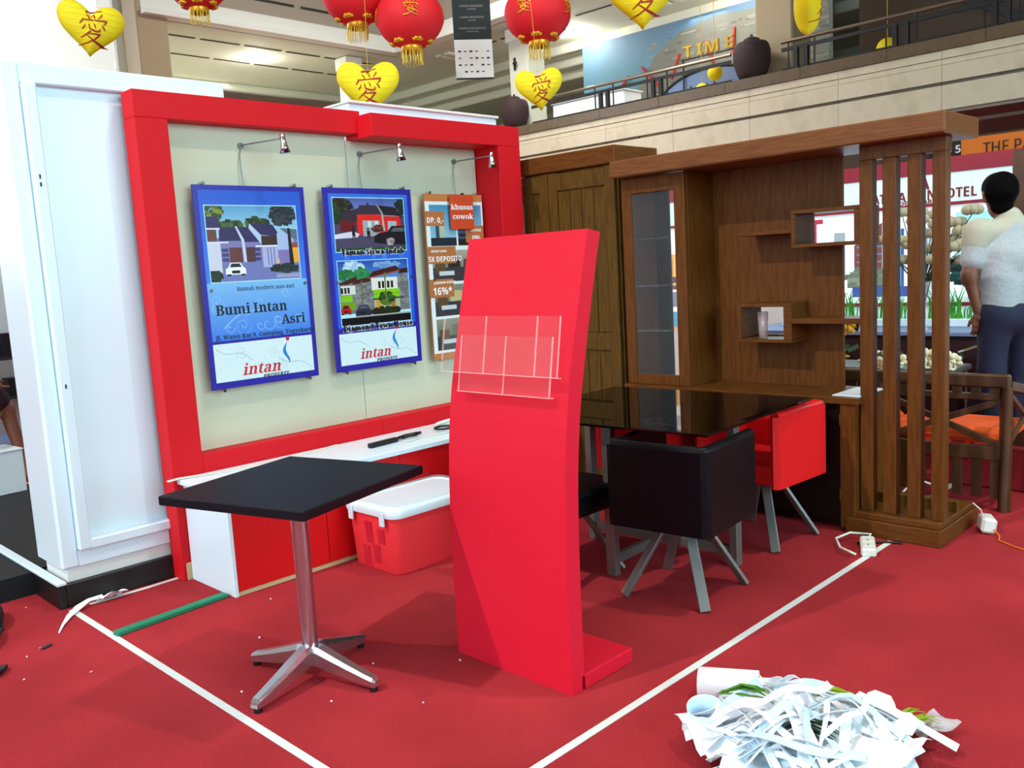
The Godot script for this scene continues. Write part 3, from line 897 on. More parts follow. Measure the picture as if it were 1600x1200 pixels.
func hall() -> void:
	var st := ns()
	bb(st, Vector3(-9.2, -0.1, -26.2), Vector3(24.2, 0.0, 9.2), 0)
	struct("floor", st, M.carpet)
	st = ns()
	bb(st, Vector3(-9.2, 10.2, -26.2), Vector3(24.2, 10.4, 9.2), 0)
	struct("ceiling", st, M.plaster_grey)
	st = ns()
	bb(st, Vector3(-9.2, 0, 9.0), Vector3(24.2, 2.0, 9.2), 0)
	bb(st, Vector3(-9.2, 7.2, 9.0), Vector3(24.2, 10.2, 9.2), 0)
	bb(st, Vector3(-9.2, 2.0, 9.0), Vector3(-1.5, 7.2, 9.2), 0)
	bb(st, Vector3(7.5, 2.0, 9.0), Vector3(24.2, 7.2, 9.2), 0)
	struct("wall_rear", st, M.plaster)
	st = ns()
	bb(st, Vector3(24.0, 0, -26.2), Vector3(24.2, 10.2, 9.0), 0)
	struct("wall_right", st, M.plaster)
	st = ns()      # left wall with a window opening
	bb(st, Vector3(-9.2, 0, -21.2), Vector3(-9.0, 1.4, 9.0), 0)
	bb(st, Vector3(-9.2, 8.0, -21.2), Vector3(-9.0, 10.2, 9.0), 0)
	bb(st, Vector3(-9.2, 1.4, -21.2), Vector3(-9.0, 8.0, -8.0), 0)
	bb(st, Vector3(-9.2, 1.4, 4.0), Vector3(-9.0, 8.0, 9.0), 0)
	struct("wall_left", st, M.plaster_white)
	st = ns()      # back wall with the big bright window
	bb(st, Vector3(-9.2, 0, -21.2), Vector3(9.0, 2.2, -21.0), 0)
	bb(st, Vector3(-9.2, 9.9, -21.2), Vector3(9.0, 10.2, -21.0), 0)
	bb(st, Vector3(-9.2, 2.2, -21.2), Vector3(-6.5, 9.9, -21.0), 0)
	bb(st, Vector3(8.9, 0, -26.2), Vector3(9.1, 10.2, -21.0), 0)
	bb(st, Vector3(9.1, 0, -26.2), Vector3(24.0, 10.2, -26.0), 0)
	struct("wall_back", st, M.plaster)
	for w in 3:
		var n := Node3D.new()
		put(n, "window_%d" % (w + 1), self)
		n.set_meta("kind", "structure")
		var g := ns()
		var f := ns()
		if w == 0:
			bb(g, Vector3(-6.5, 2.2, -21.12), Vector3(8.9, 9.9, -21.1), 0)
			for x in [-6.5, -1.4, 2.0]: bb(f, Vector3(x - 0.05, 2.2, -21.16), Vector3(x + 0.05, 9.9, -21.04))
		elif w == 2:
			bb(g, Vector3(-1.5, 2.0, 9.1), Vector3(7.5, 7.2, 9.12), 0)
			for x in [-1.5, 1.5, 4.5, 7.5]: bb(f, Vector3(x - 0.05, 2.0, 9.04), Vector3(x + 0.05, 7.2, 9.16))
		else:
			bb(g, Vector3(-9.12, 1.4, -8.0), Vector3(-9.1, 8.0, 4.0), 0)
			for z in [-8.0, -4.0, 0.0, 4.0]: bb(f, Vector3(-9.16, 1.4, z - 0.05), Vector3(-9.04, 8.0, z + 0.05))
		obj("pane", g, M.glass, n)
		obj("frame", f, M.plaster_white, n)

func mezzanine() -> void:
	# floor slab along the right and the back of the atrium
	var st := ns()
	bb(st, Vector3(16.4, 3.75, -20.0), Vector3(24.0, 4.86, 9.0), 0)
	bb(st, Vector3(9.1, 3.75, -26.0), Vector3(24.0, 4.86, -20.2), 0)
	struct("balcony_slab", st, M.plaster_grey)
	st = ns()
	bb(st, Vector3(16.2, 4.68, -20.0), Vector3(16.6, 4.9, 9.0), 0.02)
	var ledge := struct("trim_1", st, M.stone_dark)
	for k in 13:
		var sj := ns()
		bb(sj, Vector3(16.19, 4.685, -19.3 + k * 1.6), Vector3(16.2, 4.895, -17.72 + k * 1.6), 0.004)
		obj("stone_slab", sj, M.stone_dark, ledge)
	st = ns()
	bb(st, Vector3(16.3, 3.71, -20.0), Vector3(16.42, 4.69, 9.0), 0)
	var fascia := struct("balcony_fascia", st, M.joint)
	for row in [[4.546, 4.68, 0.0], [4.45, 4.54, 0.012], [4.17, 4.444, 0.0], [3.71, 4.115, 0.0]]:
		for k in 12:
			var s := ns()
			var z0 := -20.0 + k * 1.8
			bb(s, Vector3(16.22 + row[2], row[0], z0 + 0.002), Vector3(16.31, row[1], z0 + 1.798), 0.004)
			obj("marble_panel", s, M.marble, fascia)
	for k in 24:
		var s := ns()
		bb(s, Vector3(16.27, 4.118, -20.0 + k * 0.9), Vector3(16.30, 4.168, -19.12 + k * 0.9), 0.003)
		if k < 9 or k > 10: obj("vent_grille", s, M.vent_grey, fascia)
	st = ns()
	bb(st, Vector3(16.3, 3.66, -20.0), Vector3(17.4, 3.76, 9.0))
	bb(st, Vector3(17.4, 3.60, -20.0), Vector3(17.6, 3.76, 9.0))
	struct("trim_2", st, M.plaster_grey)
	st = ns()
	bb(st, Vector3(9.1, 4.0, -20.3), Vector3(16.2, 5.88, -20.1))
	struct("wall_balcony", st, M.plaster)
	st = ns()
	bb(st, Vector3(9.7, 5.86, -20.32), Vector3(15.4, 6.06, -20.08), 0.03)
	tag(obj("handrail", st, M.handrail), "long dark brown handrail above the red poster frame on the back balcony", "handrail")
	# ceiling of the mezzanine with its cornice, slots and bright ledge
	st = ns()
	bb(st, Vector3(9.1, 7.5, -26.0), Vector3(24.0, 7.7, -20.2), 0)
	bb(st, Vector3(16.4, 7.5, -20.2), Vector3(24.0, 7.7, 9.0), 0)
	var mc := struct("ceiling_mezzanine", st, M.plaster)
	for k in 6:
		for j in 2:
			var s := ns()
			bb(s, Vector3(9.9 + k * 1.2, 7.485, -21.3 - j * 1.65), Vector3(10.95 + k * 1.2, 7.505, -21.22 - j * 1.65), 0)
			obj("air_slot", s, M.slot, mc)
	for k in 9:
		var s := ns()
		bb(s, Vector3(17.5, 7.485, -18.5 + k * 1.3), Vector3(17.57, 7.505, -17.4 + k * 1.3), 0)
		obj("air_slot", s, M.slot, mc)
	for k in 5:
		var s := ns()
		bb(s, Vector3(17.2, 7.44, -19.5 + k * 3.4), Vector3(18.6, 7.5, -19.3 + k * 3.4), 0.01)
		bb(s, Vector3(17.2, 7.44, -19.15 + k * 3.4), Vector3(18.6, 7.5, -18.95 + k * 3.4), 0.01)
		obj("ceiling_moulding", s, M.plaster_white, mc)
	st = ns()
	bb(st, Vector3(9.1, 7.3, -26.0), Vector3(24.0, 7.5, -25.4), 0.03)
	bb(st, Vector3(9.1, 7.1, -26.0), Vector3(24.0, 7.3, -25.7), 0.03)
	bb(st, Vector3(19.4, 7.25, -26.0), Vector3(24.0, 7.5, 9.0), 0.03)
	bb(st, Vector3(19.9, 7.0, -25.4), Vector3(24.0, 7.25, 9.0), 0.03)
	bb(st, Vector3(20.3, 6.75, -25.4), Vector3(24.0, 7.0, 9.0), 0.03)
	struct("trim_3", st, M.plaster)
	st = ns()
	bb(st, Vector3(9.1, 7.5, -20.25), Vector3(16.4, 7.62, -19.85), 0.01)
	bb(st, Vector3(9.1, 7.62, -20.25), Vector3(16.4, 7.95, -20.0), 0.02)
	bb(st, Vector3(16.05, 7.5, -20.0), Vector3(16.45, 7.62, 9.0), 0.01)
	bb(st, Vector3(16.2, 7.62, -20.0), Vector3(16.45, 7.95, 9.0), 0.02)
	struct("trim_4", st, M.plaster_white)
	st = ns()
	bb(st, Vector3(9.1, 7.95, -20.3), Vector3(16.5, 10.2, -20.1), 0)
	bb(st, Vector3(16.3, 7.95, -20.1), Vector3(16.5, 10.2, 9.0), 0)
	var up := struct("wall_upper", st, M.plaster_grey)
	for k in 3:
		var s := ns()
		bb(s, Vector3(9.3 + k * 2.0, 8.28, -20.1), Vector3(11.1 + k * 2.0, 8.34, -20.085), 0)
		obj("air_slot", s, M.slot, up)
	for p in [[Vector3(9.35, 0, -20.4), 0.36, 10.2, M.column_tan], [Vector3(15.3, 4.86, -21.0), 0.22, 7.5, M.plaster], [Vector3(17.3, 4.86, -16.1), 0.33, 7.5, M.plaster], [Vector3(17.35, 4.86, -9.05), 0.40, 7.5, M.column_tan], [Vector3(17.35, 4.86, -1.6), 0.40, 7.5, M.column_tan]]:
		var s := ns()
		var q: Vector3 = p[0]
		bb(s, Vector3(q.x - p[1], q.y, q.z - p[1]), Vector3(q.x + p[1], p[2], q.z + p[1]), 0.03)
		var col := struct("column", s, p[3])
		var k := ns()
		bb(k, Vector3(q.x - p[1] - 0.05, p[2] - 0.35, q.z - p[1] - 0.05), Vector3(q.x + p[1] + 0.05, p[2] - 0.02, q.z + p[1] + 0.05), 0.02)
		obj("capital", k, M.plaster_white, col)
	# a loudspeaker on the middle column
	var sp := thing("wall_speaker", "small black wall bracket lamp on pale column beside red lantern", "bracket", Vector3(16.955, 6.6, -16.2))
	st = ns()
	bx(st, Vector3.ZERO, Vector3(0.03, 0.30, 0.07))
	obj("back_plate", st, M.rail_black, sp)
	st = ns()
	tube(st, [Vector3(0, 0, 0), Vector3(-0.06, 0, 0.02), Vector3(-0.08, 0, 0.12)], 0.035, 10)
	obj("arm", st, M.rail_black, sp)
	# downlights
	var dl := [["small bright round downlight over the back balcony near the left column", Vector3(13.2, 7.5, -22.3)], ["small bright round downlight near the mezzanine ceiling edge behind the right lantern", Vector3(18.6, 7.5, -15.6)], ["round downlight by yellow heart lantern above the wooden units", Vector3(18.2, 7.5, -11.0)]]
	for d in dl:
		var t := thing("downlight", d[0], "downlight", d[1], 0.0, "mezzanine downlights")
		st = ns()
		lathe(st, [Vector2(0.10, -0.03), Vector2(0.13, -0.03), Vector2(0.13, 0.0)], 20)
		obj("rim", st, M.plaster_white, t)
		st = ns()
		lathe(st, [Vector2(0.0, -0.012), Vector2(0.1, -0.012), Vector2(0.1, 0.02), Vector2(0, 0.02)], 20)
		obj("lamp_disc", st, lamp_mat, t)
		var l := OmniLight3D.new()
		l.name = numbered(self, "downlight_beam")
		l.light_color = Color(1.0, 0.98, 0.93)
		l.light_energy = 2.6
		l.light_size = 0.1
		l.omni_range = 40.0
		l.omni_attenuation = 2.0
		l.shadow_enabled = true
		l.position = d[1] + Vector3(0, -0.15, 0)
		add_child(l)
	area("mezzanine_glow", Vector3(12.5, 7.45, -23.0), Vector3.DOWN, Vector2(5, 3), Color(0.97, 1.0, 0.98), 28.0)
	area("mezzanine_glow", Vector3(19.0, 7.2, -12.0), Vector3(-0.05, -1, 0), Vector2(1.0, 9), Color(0.98, 1.0, 0.96), 13.0)
	# railings
	for r in [["black and steel balcony railing between the pale column and big brown jar", -15.2, -9.7, [-12.95, -11.5]], ["dark balcony railing with thick handrail right of the big brown jar", -8.6, -2.1, [-8.2, -6.35, -4.75]]]:
		var t := thing("balcony_railing", r[0], "railing", Vector3(16.42, 4.9, 0))
		st = ns()
		tube(st, [Vector3(0, 0.56, r[1]), Vector3(0, 0.56, r[2])], 0.035, 10)
		obj("top_rail", st, M.rail_steel, t)
		st = ns()
		bar(st, Vector3(0, 0.42, r[1]), Vector3(0, 0.42, r[2]), 0.07, 0.03)
		bar(st, Vector3(0, 0.06, r[1]), Vector3(0, 0.06, r[2]), 0.03, 0.03)
		obj("lower_rail", st, M.rail_black, t)
		for z in r[3]:
			for k in 4:
				st = ns()
				var w := 0.08 if k == 1 or k == 2 else 0.025
				var zz: float = z + [-0.26, -0.1, 0.1, 0.26][k]
				bar(st, Vector3(0, 0.0, zz), Vector3(0, 0.42 if w > 0.05 else 0.55, zz), w, w)
				obj("baluster", st, M.rail_black, t)
	# the jars standing on the ledge
	var prof := [Vector2(0, 0), Vector2(0.24, 0), Vector2(0.30, 0.12), Vector2(0.37, 0.34), Vector2(0.375, 0.55), Vector2(0.34, 0.68), Vector2(0.30, 0.73), Vector2(0.17, 0.75), Vector2(0.16, 0.80), Vector2(0.08, 0.84), Vector2(0.03, 0.85), Vector2(0.03, 0.89), Vector2(0, 0.90)]
	for j in [["big dark brown lidded jar on the balcony ledge beside the gold letters", Vector3(16.5, 4.9, -9.28), 0.97], ["brown jar on the balcony ledge, half hidden behind the heart lantern", Vector3(16.5, 4.9, -15.85), 0.95]]:
		var t := thing("lidded_jar", j[0], "jar", j[1], 0.0, "brown jars on the balcony")
		st = ns(true)
		var body := []
		for q in prof.slice(0, 8): body.append(q * j[2])
		lathe(st, body, 28)
		obj("jar_body", st, M.pot, t)
		st = ns(true)
		var lid := []
		for q in prof.slice(7): lid.append(q * j[2])
		lathe(st, lid, 28)
		obj("lid", st, M.pot, t)
	# painted wall at the back of the right mezzanine
	var im := Image.create(512, 256, false, Image.FORMAT_RGB8)
	grad(im, 0, 0, 512, 256, Color(0.40, 0.52, 0.64), Color(0.36, 0.62, 0.68))
	var b := Rect2(0, 0, 512, 256)
	pg(im, b, [V(0.30, 1), V(0.22, 0.75), V(0.34, 0.30), V(0.45, 0.12), V(0.6, 0.05), V(0.72, 0.08), V(1, 0.06), V(1, 1)], Color(0.48, 0.48, 0.45))
	for i in 260:
		var p := V(rng.randf_range(0.3, 1.0), rng.randf_range(0.1, 0.9))
		var cc := rng.randf_range(0.38, 0.62)
		rc(im, b, p.x, p.y, rng.randf_range(0.01, 0.06), rng.randf_range(0.01, 0.03), Color(cc, cc * 0.99, cc * 0.93))
	var mural := thing("painted_wall", "painted wall of blue sky and grey rock behind the balcony railing", "mural")
	st = ns()
	bb(st, Vector3(19.32, 4.86, -15.9), Vector3(19.5, 7.25, -9.0), 0)
	obj("wall_panel", st, M.plaster, mural)
	print_quad("painted_print", im, Vector3(19.3, 7.25, -15.9), Vector3(19.3, 7.25, -9.0), Vector3(19.3, 4.9, -9.0), Vector3(19.3, 4.9, -15.9), mural, 0.6)
	var st_p := [[0.15, 5.6, 0.8, 6.2], [1.2, 6.35, 1.75, 5.7], [2.3, 6.45, 2.05, 5.9], [3.0, 6.6, 3.2, 6.05], [3.75, 6.75, 3.7, 6.15], [0.1, 6.0, 1.0, 5.4]]
	for s in st_p:
		st = ns()
		bar(st, Vector3(19.26, s[1], -15.2 + s[0] * 1.05), Vector3(19.26, s[3], -15.2 + s[2] * 1.05), 0.05, 0.05)
		obj("red_strut", st, M.strut_red, mural)
	var ti := thing("gold_letters", "large gold letters reading TIME above the balcony railing", "letters", Vector3(17.5, 5.99, -10.86), -PI / 2)
	var xs := [-0.54, -0.24, 0.08, 0.50]
	for k in 4:
		var o := obj("letter", words("TIME"[k], 0.34, "Droid Sans", 700, 0.06, 0.0, 1.3), M.letter_gold, ti, Vector3(xs[k], 0, 0))
		o.scale = Vector3(1, 1.0, 1)
	var sb := thing("sign_bar", "slim dark bar that carries the gold letters", "bar")
	st = ns()
	bar(st, Vector3(17.52, 5.84, -11.6), Vector3(17.52, 5.84, -10.0), 0.03, 0.03)
	bar(st, Vector3(17.52, 4.86, -11.55), Vector3(17.52, 5.86, -11.55), 0.03, 0.03)
	bar(st, Vector3(17.52, 4.86, -10.05), Vector3(17.52, 5.86, -10.05), 0.03, 0.03)
	obj("frame_bar", st, M.rail_black, sb)
	# arched screen and white table behind the railing
	var ar := thing("arched_screen", "pale blue arched screen with dark rim behind the balcony railing", "screen", Vector3(17.6, 4.86, -10.9), -PI / 2)
	var pts := []
	for i in 25: pts.append(Vector2(-1.35 * cos(PI * i / 24.0), 0.62 * sin(PI * i / 24.0) + 0.1))
	var body2 := pts.duplicate()
	body2.append(Vector2(1.35, 0)); body2.append(Vector2(-1.35, 0))
	st = ns()
	prism(st, body2, 0.05)
	obj("screen_panel", st, M.planter_blue, ar)
	st = ns()
	var rim := []
	for p in pts: rim.append(Vector3(p.x, p.y, 0.03))
	tube(st, rim, 0.03, 6)
	obj("rim", st, M.rail_black, ar)
	st = ns()
	for k in 4:
		st = ns()
		ball(st, Vector3(-0.5 + k * 0.2, 0.38, 0.03), Vector3(0.03, 0.03, 0.01), 8)
		obj("dot", st, M.rail_black, ar)
	var wt := thing("white_table", "white cloth covered table behind the railing near the middle column", "table", Vector3(17.3, 4.86, -13.9))
	st = ns()
	bx(st, Vector3(0, 0.26, 0), Vector3(0.7, 0.52, 2.2), Basis(), 0.03)
	obj("cloth", st, M.paper, wt)
	st = ns()
	bx(st, Vector3(0, 0.535, 0), Vector3(0.76, 0.03, 2.26), Basis(), 0.01)
	obj("table_top", st, M.paper, wt)
	for p in [["yellow paper lantern glimpsed under the gold letters", Vector3(17.2, 5.35, -10.55), 0.16], ["small yellow ball lantern low behind the railing", Vector3(17.0, 5.02, -10.75), 0.14], ["yellow ball lantern behind the railing right of the jar", Vector3(17.2, 5.1, -6.9), 0.2]]:
		var t := thing("ball_lantern", p[0], "lantern", p[1], 0.0, "small yellow lanterns on the balcony")
		st = ns(true)
		ball(st, Vector3.ZERO, Vector3(p[2], p[2], p[2]), 20)
		obj("paper_shell", st, M.heart_yellow, t)
		st = ns()
		tube(st, [Vector3(0, p[2] * 0.95, 0), Vector3(0, 7.5 - p[1].y, 0)], 0.006, 5)
		obj("hanging_cord", st, M.gold_thread, t)
	var sh := thing("shop_facade", "brown shop wall with slanting beam behind the right railing", "shop front")
	st = ns()
	bb(st, Vector3(19.0, 4.86, -8.2), Vector3(19.2, 7.2, 1.0), 0)
	obj("shop_wall", st, M.handrail, sh)
	st = ns()
	bar(st, Vector3(18.9, 7.2, -8.0), Vector3(18.9, 5.2, -4.6), 0.16, 0.1)
	obj("slanting_beam", st, M.dark_grey, sh)
	st = ns()
	bb(st, Vector3(18.95, 5.0, -3.6), Vector3(19.0, 7.0, -1.0))
	obj("shop_panel", st, M.planter_blue, sh)

func partitions() -> void:
	var t := thing("partition_panel", "tall glossy white exhibition partition with recessed panel at the left edge of the booth", "partition")
	var st := ns()
	bb(st, Vector3(1.35, 0.18, -4.80), Vector3(1.435, 2.545, -4.455), 0.012)
	bb(st, Vector3(1.43, 0.18, -4.80), Vector3(2.43, 2.545, -4.50), 0.004)
	bb(st, Vector3(1.43, 2.45, -4.52), Vector3(2.43, 2.545, -4.455), 0.006)
	bb(st, Vector3(1.43, 0.18, -4.52), Vector3(2.43, 0.262, -4.455), 0.006)
	obj("carcass", st, M.white_gloss, t)
	st = ns()
	bb(st, Vector3(1.432, 0.262, -4.52), Vector3(1.492, 2.452, -4.428), 0.008)
	bb(st, Vector3(1.485, 0.258, -4.52), Vector3(1.98, 0.312, -4.428), 0.008)
	obj("moulding", st, M.white_gloss, t)
	st = ns()
	bb(st, Vector3(1.49, 0.31, -4.53), Vector3(2.42, 2.45, -4.495), 0)
	obj("inner_panel", st, M.white_gloss, t)
	st = ns()
	bb(st, Vector3(1.375, 0.10, -4.76), Vector3(2.42, 0.182, -4.475), 0.004)
	obj("base", st, M.white_matte, t)
	st = ns()
	bb(st, Vector3(1.352, 0.0, -4.80), Vector3(2.42, 0.115, -4.44), 0.004)
	obj("plinth", st, M.black, t).set_meta("label", "black plinth")
	for k in 3:
		st = ns()
		bx(st, Vector3(1.40, 2.12 - k * 0.035 - (0.9 if k == 2 else 0.0), -4.427), Vector3(0.008, 0.02, 0.003), Basis(), 0.001)
		obj("scuff_tab", st, M.dark_grey, t, Vector3(0.06, -0.09, 0))
	t = thing("partition_panel", "white partition whose top edge shows above the right half of the red poster frame", "partition")
	st = ns()
	bb(st, Vector3(3.22, 0.0, -4.80), Vector3(4.46, 2.515, -4.46), 0.01)
	obj("carcass", st, M.white_gloss, t)
	st = ns()
	bb(st, Vector3(3.22, 2.515, -4.80), Vector3(4.46, 2.53, -4.44), 0.003)
	obj("top_cap", st, M.white_matte, t)

func poster_wall() -> void:
	# two red frame modules round the cream board
	for k in 2:
		var x0: float = [1.88, 3.205][k]
		var x1: float = [3.205, 4.40][k]
		var z: float = [-4.33, -4.20][k]
		var y1: float = [2.445, 2.417][k]
		var t := thing("red_poster_display", ["left module of the red poster frame, its post beside the white partition", "right module of the red poster frame, its post beside the brown wardrobe"][k], "display wall", Vector3.ZERO, 0.0, "red poster frame modules")
		var st := ns()
		bb(st, Vector3(x0 if k == 0 else x0 - 0.02, y1 - 0.13, -4.455), Vector3(x1, y1, z), 0.003)
		obj("top_rail", st, M.red_paint, t)
		st = ns()
		bb(st, Vector3(2.045 if k == 0 else x0, 0.50, -4.455), Vector3(x1 if k == 0 else 4.197, 0.632, -4.33), 0.003)
		obj("bottom_rail", st, M.red_paint, t)
		st = ns()
		if k == 0: bb(st, Vector3(x0, 0, -4.455), Vector3(2.045, y1 - 0.13, z), 0.003)
		else: bb(st, Vector3(4.197, 0, -4.455), Vector3(x1, y1 - 0.13, z), 0.003)
		obj("post", st, M.red_paint, t)
		if k == 0:
			st = ns()
			bb(st, Vector3(x0 + 0.02, 0.0, -4.46), Vector3(1.96, 0.09, -4.324), 0.002)
			obj("bare_edge", st, M.edge_wood, t)
		st = ns()
		bb(st, Vector3(2.045 if k == 0 else 3.153, 0.632, -4.45), Vector3(3.15 if k == 0 else 4.19, y1 - 0.13, -4.42), 0.002)
		obj("cream_board", st, M.cream, t)
	# clear acrylic sheets on stand-offs, and the posters on them
	var sheets := [[2.12, 2.905, 0.78, 2.09, "left"], [2.935, 3.605, 0.79, 2.12, "middle"], [3.69, 4.16, 0.80, 2.11, "right"]]
	for s in sheets:
		var t := thing("acrylic_sheet", "clear acrylic sheet behind the %s poster" % s[4], "acrylic sheet", Vector3.ZERO, 0.0, "acrylic sheets on the cream board")
		var st := ns()
		bb(st, Vector3(s[0], s[2], -4.393), Vector3(s[1], s[3], -4.388), 0.001)
		obj("sheet", st, M.acrylic, t)
	var blue := Color(0.17, 0.15, 0.62)
	# poster one
	var im := Image.create(520, 840, false, Image.FORMAT_RGB8)
	fr(im, 0, 0, 520, 840, blue)
	grad(im, 22, 20, 476, 380, Color(0.14, 0.34, 0.80), Color(0.26, 0.50, 0.92))
	picture_villas(im, Rect2(44, 84, 424, 312))
	grad(im, 22, 400, 476, 240, Color(0.50, 0.74, 0.94), Color(0.26, 0.50, 0.90))
	var b := Rect2(22, 400, 476, 240)
	for i in 14: swirl(im, b, rng.randf(), rng.randf_range(0.2, 0.9), rng.randf_range(0.02, 0.09), rng.randf_range(0.6, 1.8), Color(0.62, 0.82, 0.96))
	for i in 80:
		var q := i / 80.0
		rc(im, b, 0.12 + q * 0.4, 0.78 - 0.35 * q - 0.08 * sin(q * 4), 0.008, 0.012, Color(0.66, 0.86, 0.97))
	white_logo_band(im, 22, 652, 476, 160)
	var p := poster("poster", "left blue poster with a villa picture and the words Bumi Intan Asri", im, 2.148, 2.80, 0.948, 2.005, M.board_blue)
	line(p, "Rumah modern nan asri", 2.515, 1.466, 0.030, "Droid Serif", 400, M.ink)
	line(p, "Bumi Intan", 2.42, 1.36, 0.075, "Droid Serif", 700, M.ink)
	line(p, "Asri", 2.665, 1.285, 0.072, "Droid Serif", 700, M.ink)
	line(p, "Jl. Wates Km 9, Gamping, Yogyakarta", 2.495, 1.217, 0.032, "Droid Serif", 700, M.ink)
	logo(p, 2.47, 1.04, 1.0)
	# poster two
	im = Image.create(512, 848, false, Image.FORMAT_RGB8)
	fr(im, 0, 0, 512, 848, blue)
	grad(im, 26, 26, 460, 640, Color(0.20, 0.44, 0.86), Color(0.12, 0.36, 0.88))
	picture_red_house(im, Rect2(48, 46, 412, 246))
	for i in 5: swirl(im, Rect2(60, 296, 400, 40), rng.randf(), 0.5, 0.03, 1.3, Color(0.4, 0.62, 0.94))
	picture_town_house(im, Rect2(48, 336, 412, 300))
	fr(im, 0, 648, 512, 30, blue)
	for i in 6: pg(im, Rect2(50, 630, 80, 50), [V(0.5, 1), V(0.1 + i * 0.16, 0.1), V(0.14 + i * 0.16, 0.1)], Color(0.8, 0.9, 0.96))
	white_logo_band(im, 26, 672, 460, 148)
	p = poster("poster", "middle blue poster with red houses above and green houses below", im, 2.925, 3.565, 0.945, 2.008, M.board_blue)
	for o in [[-0.003, 0.003], [0.003, 0.003], [-0.003, -0.003], [0.003, -0.003]]:
		line(p, "Taman Siswa Indah", 3.25 + o[0], 1.637 + o[1], 0.047, "Droid Serif", 700, M.ink_white, 0.0)
		line(p, "Diamond Town House", 3.25 + o[0], 1.193 + o[1], 0.047, "Droid Serif", 700, M.ink_white, 0.0)
	line(p, "Taman Siswa Indah", 3.25, 1.637, 0.047, "Droid Serif", 700, M.ink, 0.0012)
	line(p, "Diamond Town House", 3.25, 1.193, 0.047, "Droid Serif", 700, M.ink, 0.0012)
	logo(p, 3.235, 1.04, 0.98)
	# poster three
	im = Image.create(420, 680, false, Image.FORMAT_RGB8)
	fr(im, 0, 0, 420, 680, Color(0.90, 0.94, 0.95))
	fr(im, 0, 0, 420, 30, Color(0.78, 0.48, 0.28))
	fr(im, 0, 655, 420, 25, Color(0.78, 0.48, 0.28))
	for k in 2:
		b = Rect2(28 + k * 196, 44, 184, 168)
		grad(im, b.position.x, b.position.y, b.size.x, b.size.y, Color(0.30, 0.55, 0.72), Color(0.62, 0.80, 0.86))
		if k == 0:
			pg(im, b, [V(0.2, 1), V(0.2, 0.4), V(0.36, 0.12), V(0.56, 0.36), V(0.56, 1)], Color(0.22, 0.30, 0.40))
			pg(im, b, [V(0.34, 0.86), V(0.34, 0.3), V(0.42, 0.18), V(0.56, 0.4), V(0.56, 0.86)], Color(0.70, 0.74, 0.66))
			rc(im, b, 0, 0.80, 1, 0.2, Color(0.14, 0.18, 0.22))
		else:
			pg(im, b, [V(0, 0.2), V(0.66, 0.04), V(0.66, 1), V(0, 1)], Color(0.26, 0.34, 0.42))
			for j in 4: rc(im, b, 0.05, 0.2 + j * 0.17, 0.5, 0.07, Color(0.12, 0.16, 0.24))
			rc(im, b, 0, 0.84, 1, 0.16, Color(0.10, 0.14, 0.14))
	for k in 3:
		b = Rect2(28, 230 + k * 142, 364, 130)
		grad(im, b.position.x, b.position.y, b.size.x, b.size.y, [Color(0.70, 0.68, 0.62), Color(0.52, 0.56, 0.50), Color(0.56, 0.58, 0.48)][k], Color(0.36, 0.36, 0.36))
		rc(im, b, 0, 0.55, 1, 0.45, Color(0.24, 0.24, 0.27))
		rc(im, b, 0.05, 0.35, 0.2, 0.4, Color(0.38, 0.30, 0.20))
		rc(im, b, 0.12, 0.66, 0.3, 0.14, Color(0.80, 0.84, 0.86))
		rc(im, b, 0.3, 0.2, 0.25, 0.35, [Color(0.2, 0.18, 0.17), Color(0.78, 0.74, 0.52), Color(0.40, 0.44, 0.38)][k])
		rc(im, b, 0.62, 0.3, 0.2, 0.4, Color(0.30, 0.26, 0.24))
	for q in [[0, 70, 130, 60], [282, 130, 138, 70], [0, 214, 200, 70], [0, 348, 170, 76]]: fr(im, q[0], q[1], q[2], q[3], Color(0.72, 0.44, 0.26))
	p = poster("poster", "right poster of white and orange with DP 0 and 5X DEPOSITO", im, 3.672, 4.168, 0.935, 1.985, M.board_orange)
	line(p, "DP. 0,-", 3.75, 1.82, 0.048, "Droid Sans", 700, M.ink_white)
	line(p, "BUNGA", 4.10, 1.755, 0.026, "Droid Sans", 700, M.ink_white)
	line(p, "0%", 4.10, 1.70, 0.055, "Droid Sans", 700, M.ink_white)
	line(p, "RESIKO UANG", 3.765, 1.625, 0.020, "Droid Sans", 700, M.ink_white)
	line(p, "5X DEPOSITO", 3.815, 1.575, 0.046, "Droid Sans", 700, M.ink_white)
	line(p, "JAMINAN RENTAL", 3.80, 1.425, 0.022, "Droid Sans", 700, M.ink_white)
	line(p, "16%*", 3.775, 1.37, 0.065, "Droid Sans", 700, M.ink_white)
	var card := thing("notice_card", "orange card reading khusus cowok hung over the right poster", "card", Vector3(3.966, 1.872, -4.335))
	var st := ns()
	bx(st, Vector3.ZERO, Vector3(0.205, 0.222, 0.004), Basis(), 0.001)
	obj("card", st, M.tag_orange, card)
	obj("lettering", words("khusus", 0.046, "Droid Serif", 700, 0.001, 0.0, 1.15), M.ink_white, card, Vector3(0, 0.03, 0.003))
	obj("lettering", words("cowok", 0.046, "Droid Serif", 700, 0.001, 0.0, 1.2), M.ink_white, card, Vector3(0.005, -0.03, 0.003))
	st = ns()
	bx(st, Vector3(0.01, 0.115, 0.002), Vector3(0.03, 0.012, 0.008))
	obj("clip", st, M.dark_grey, card)
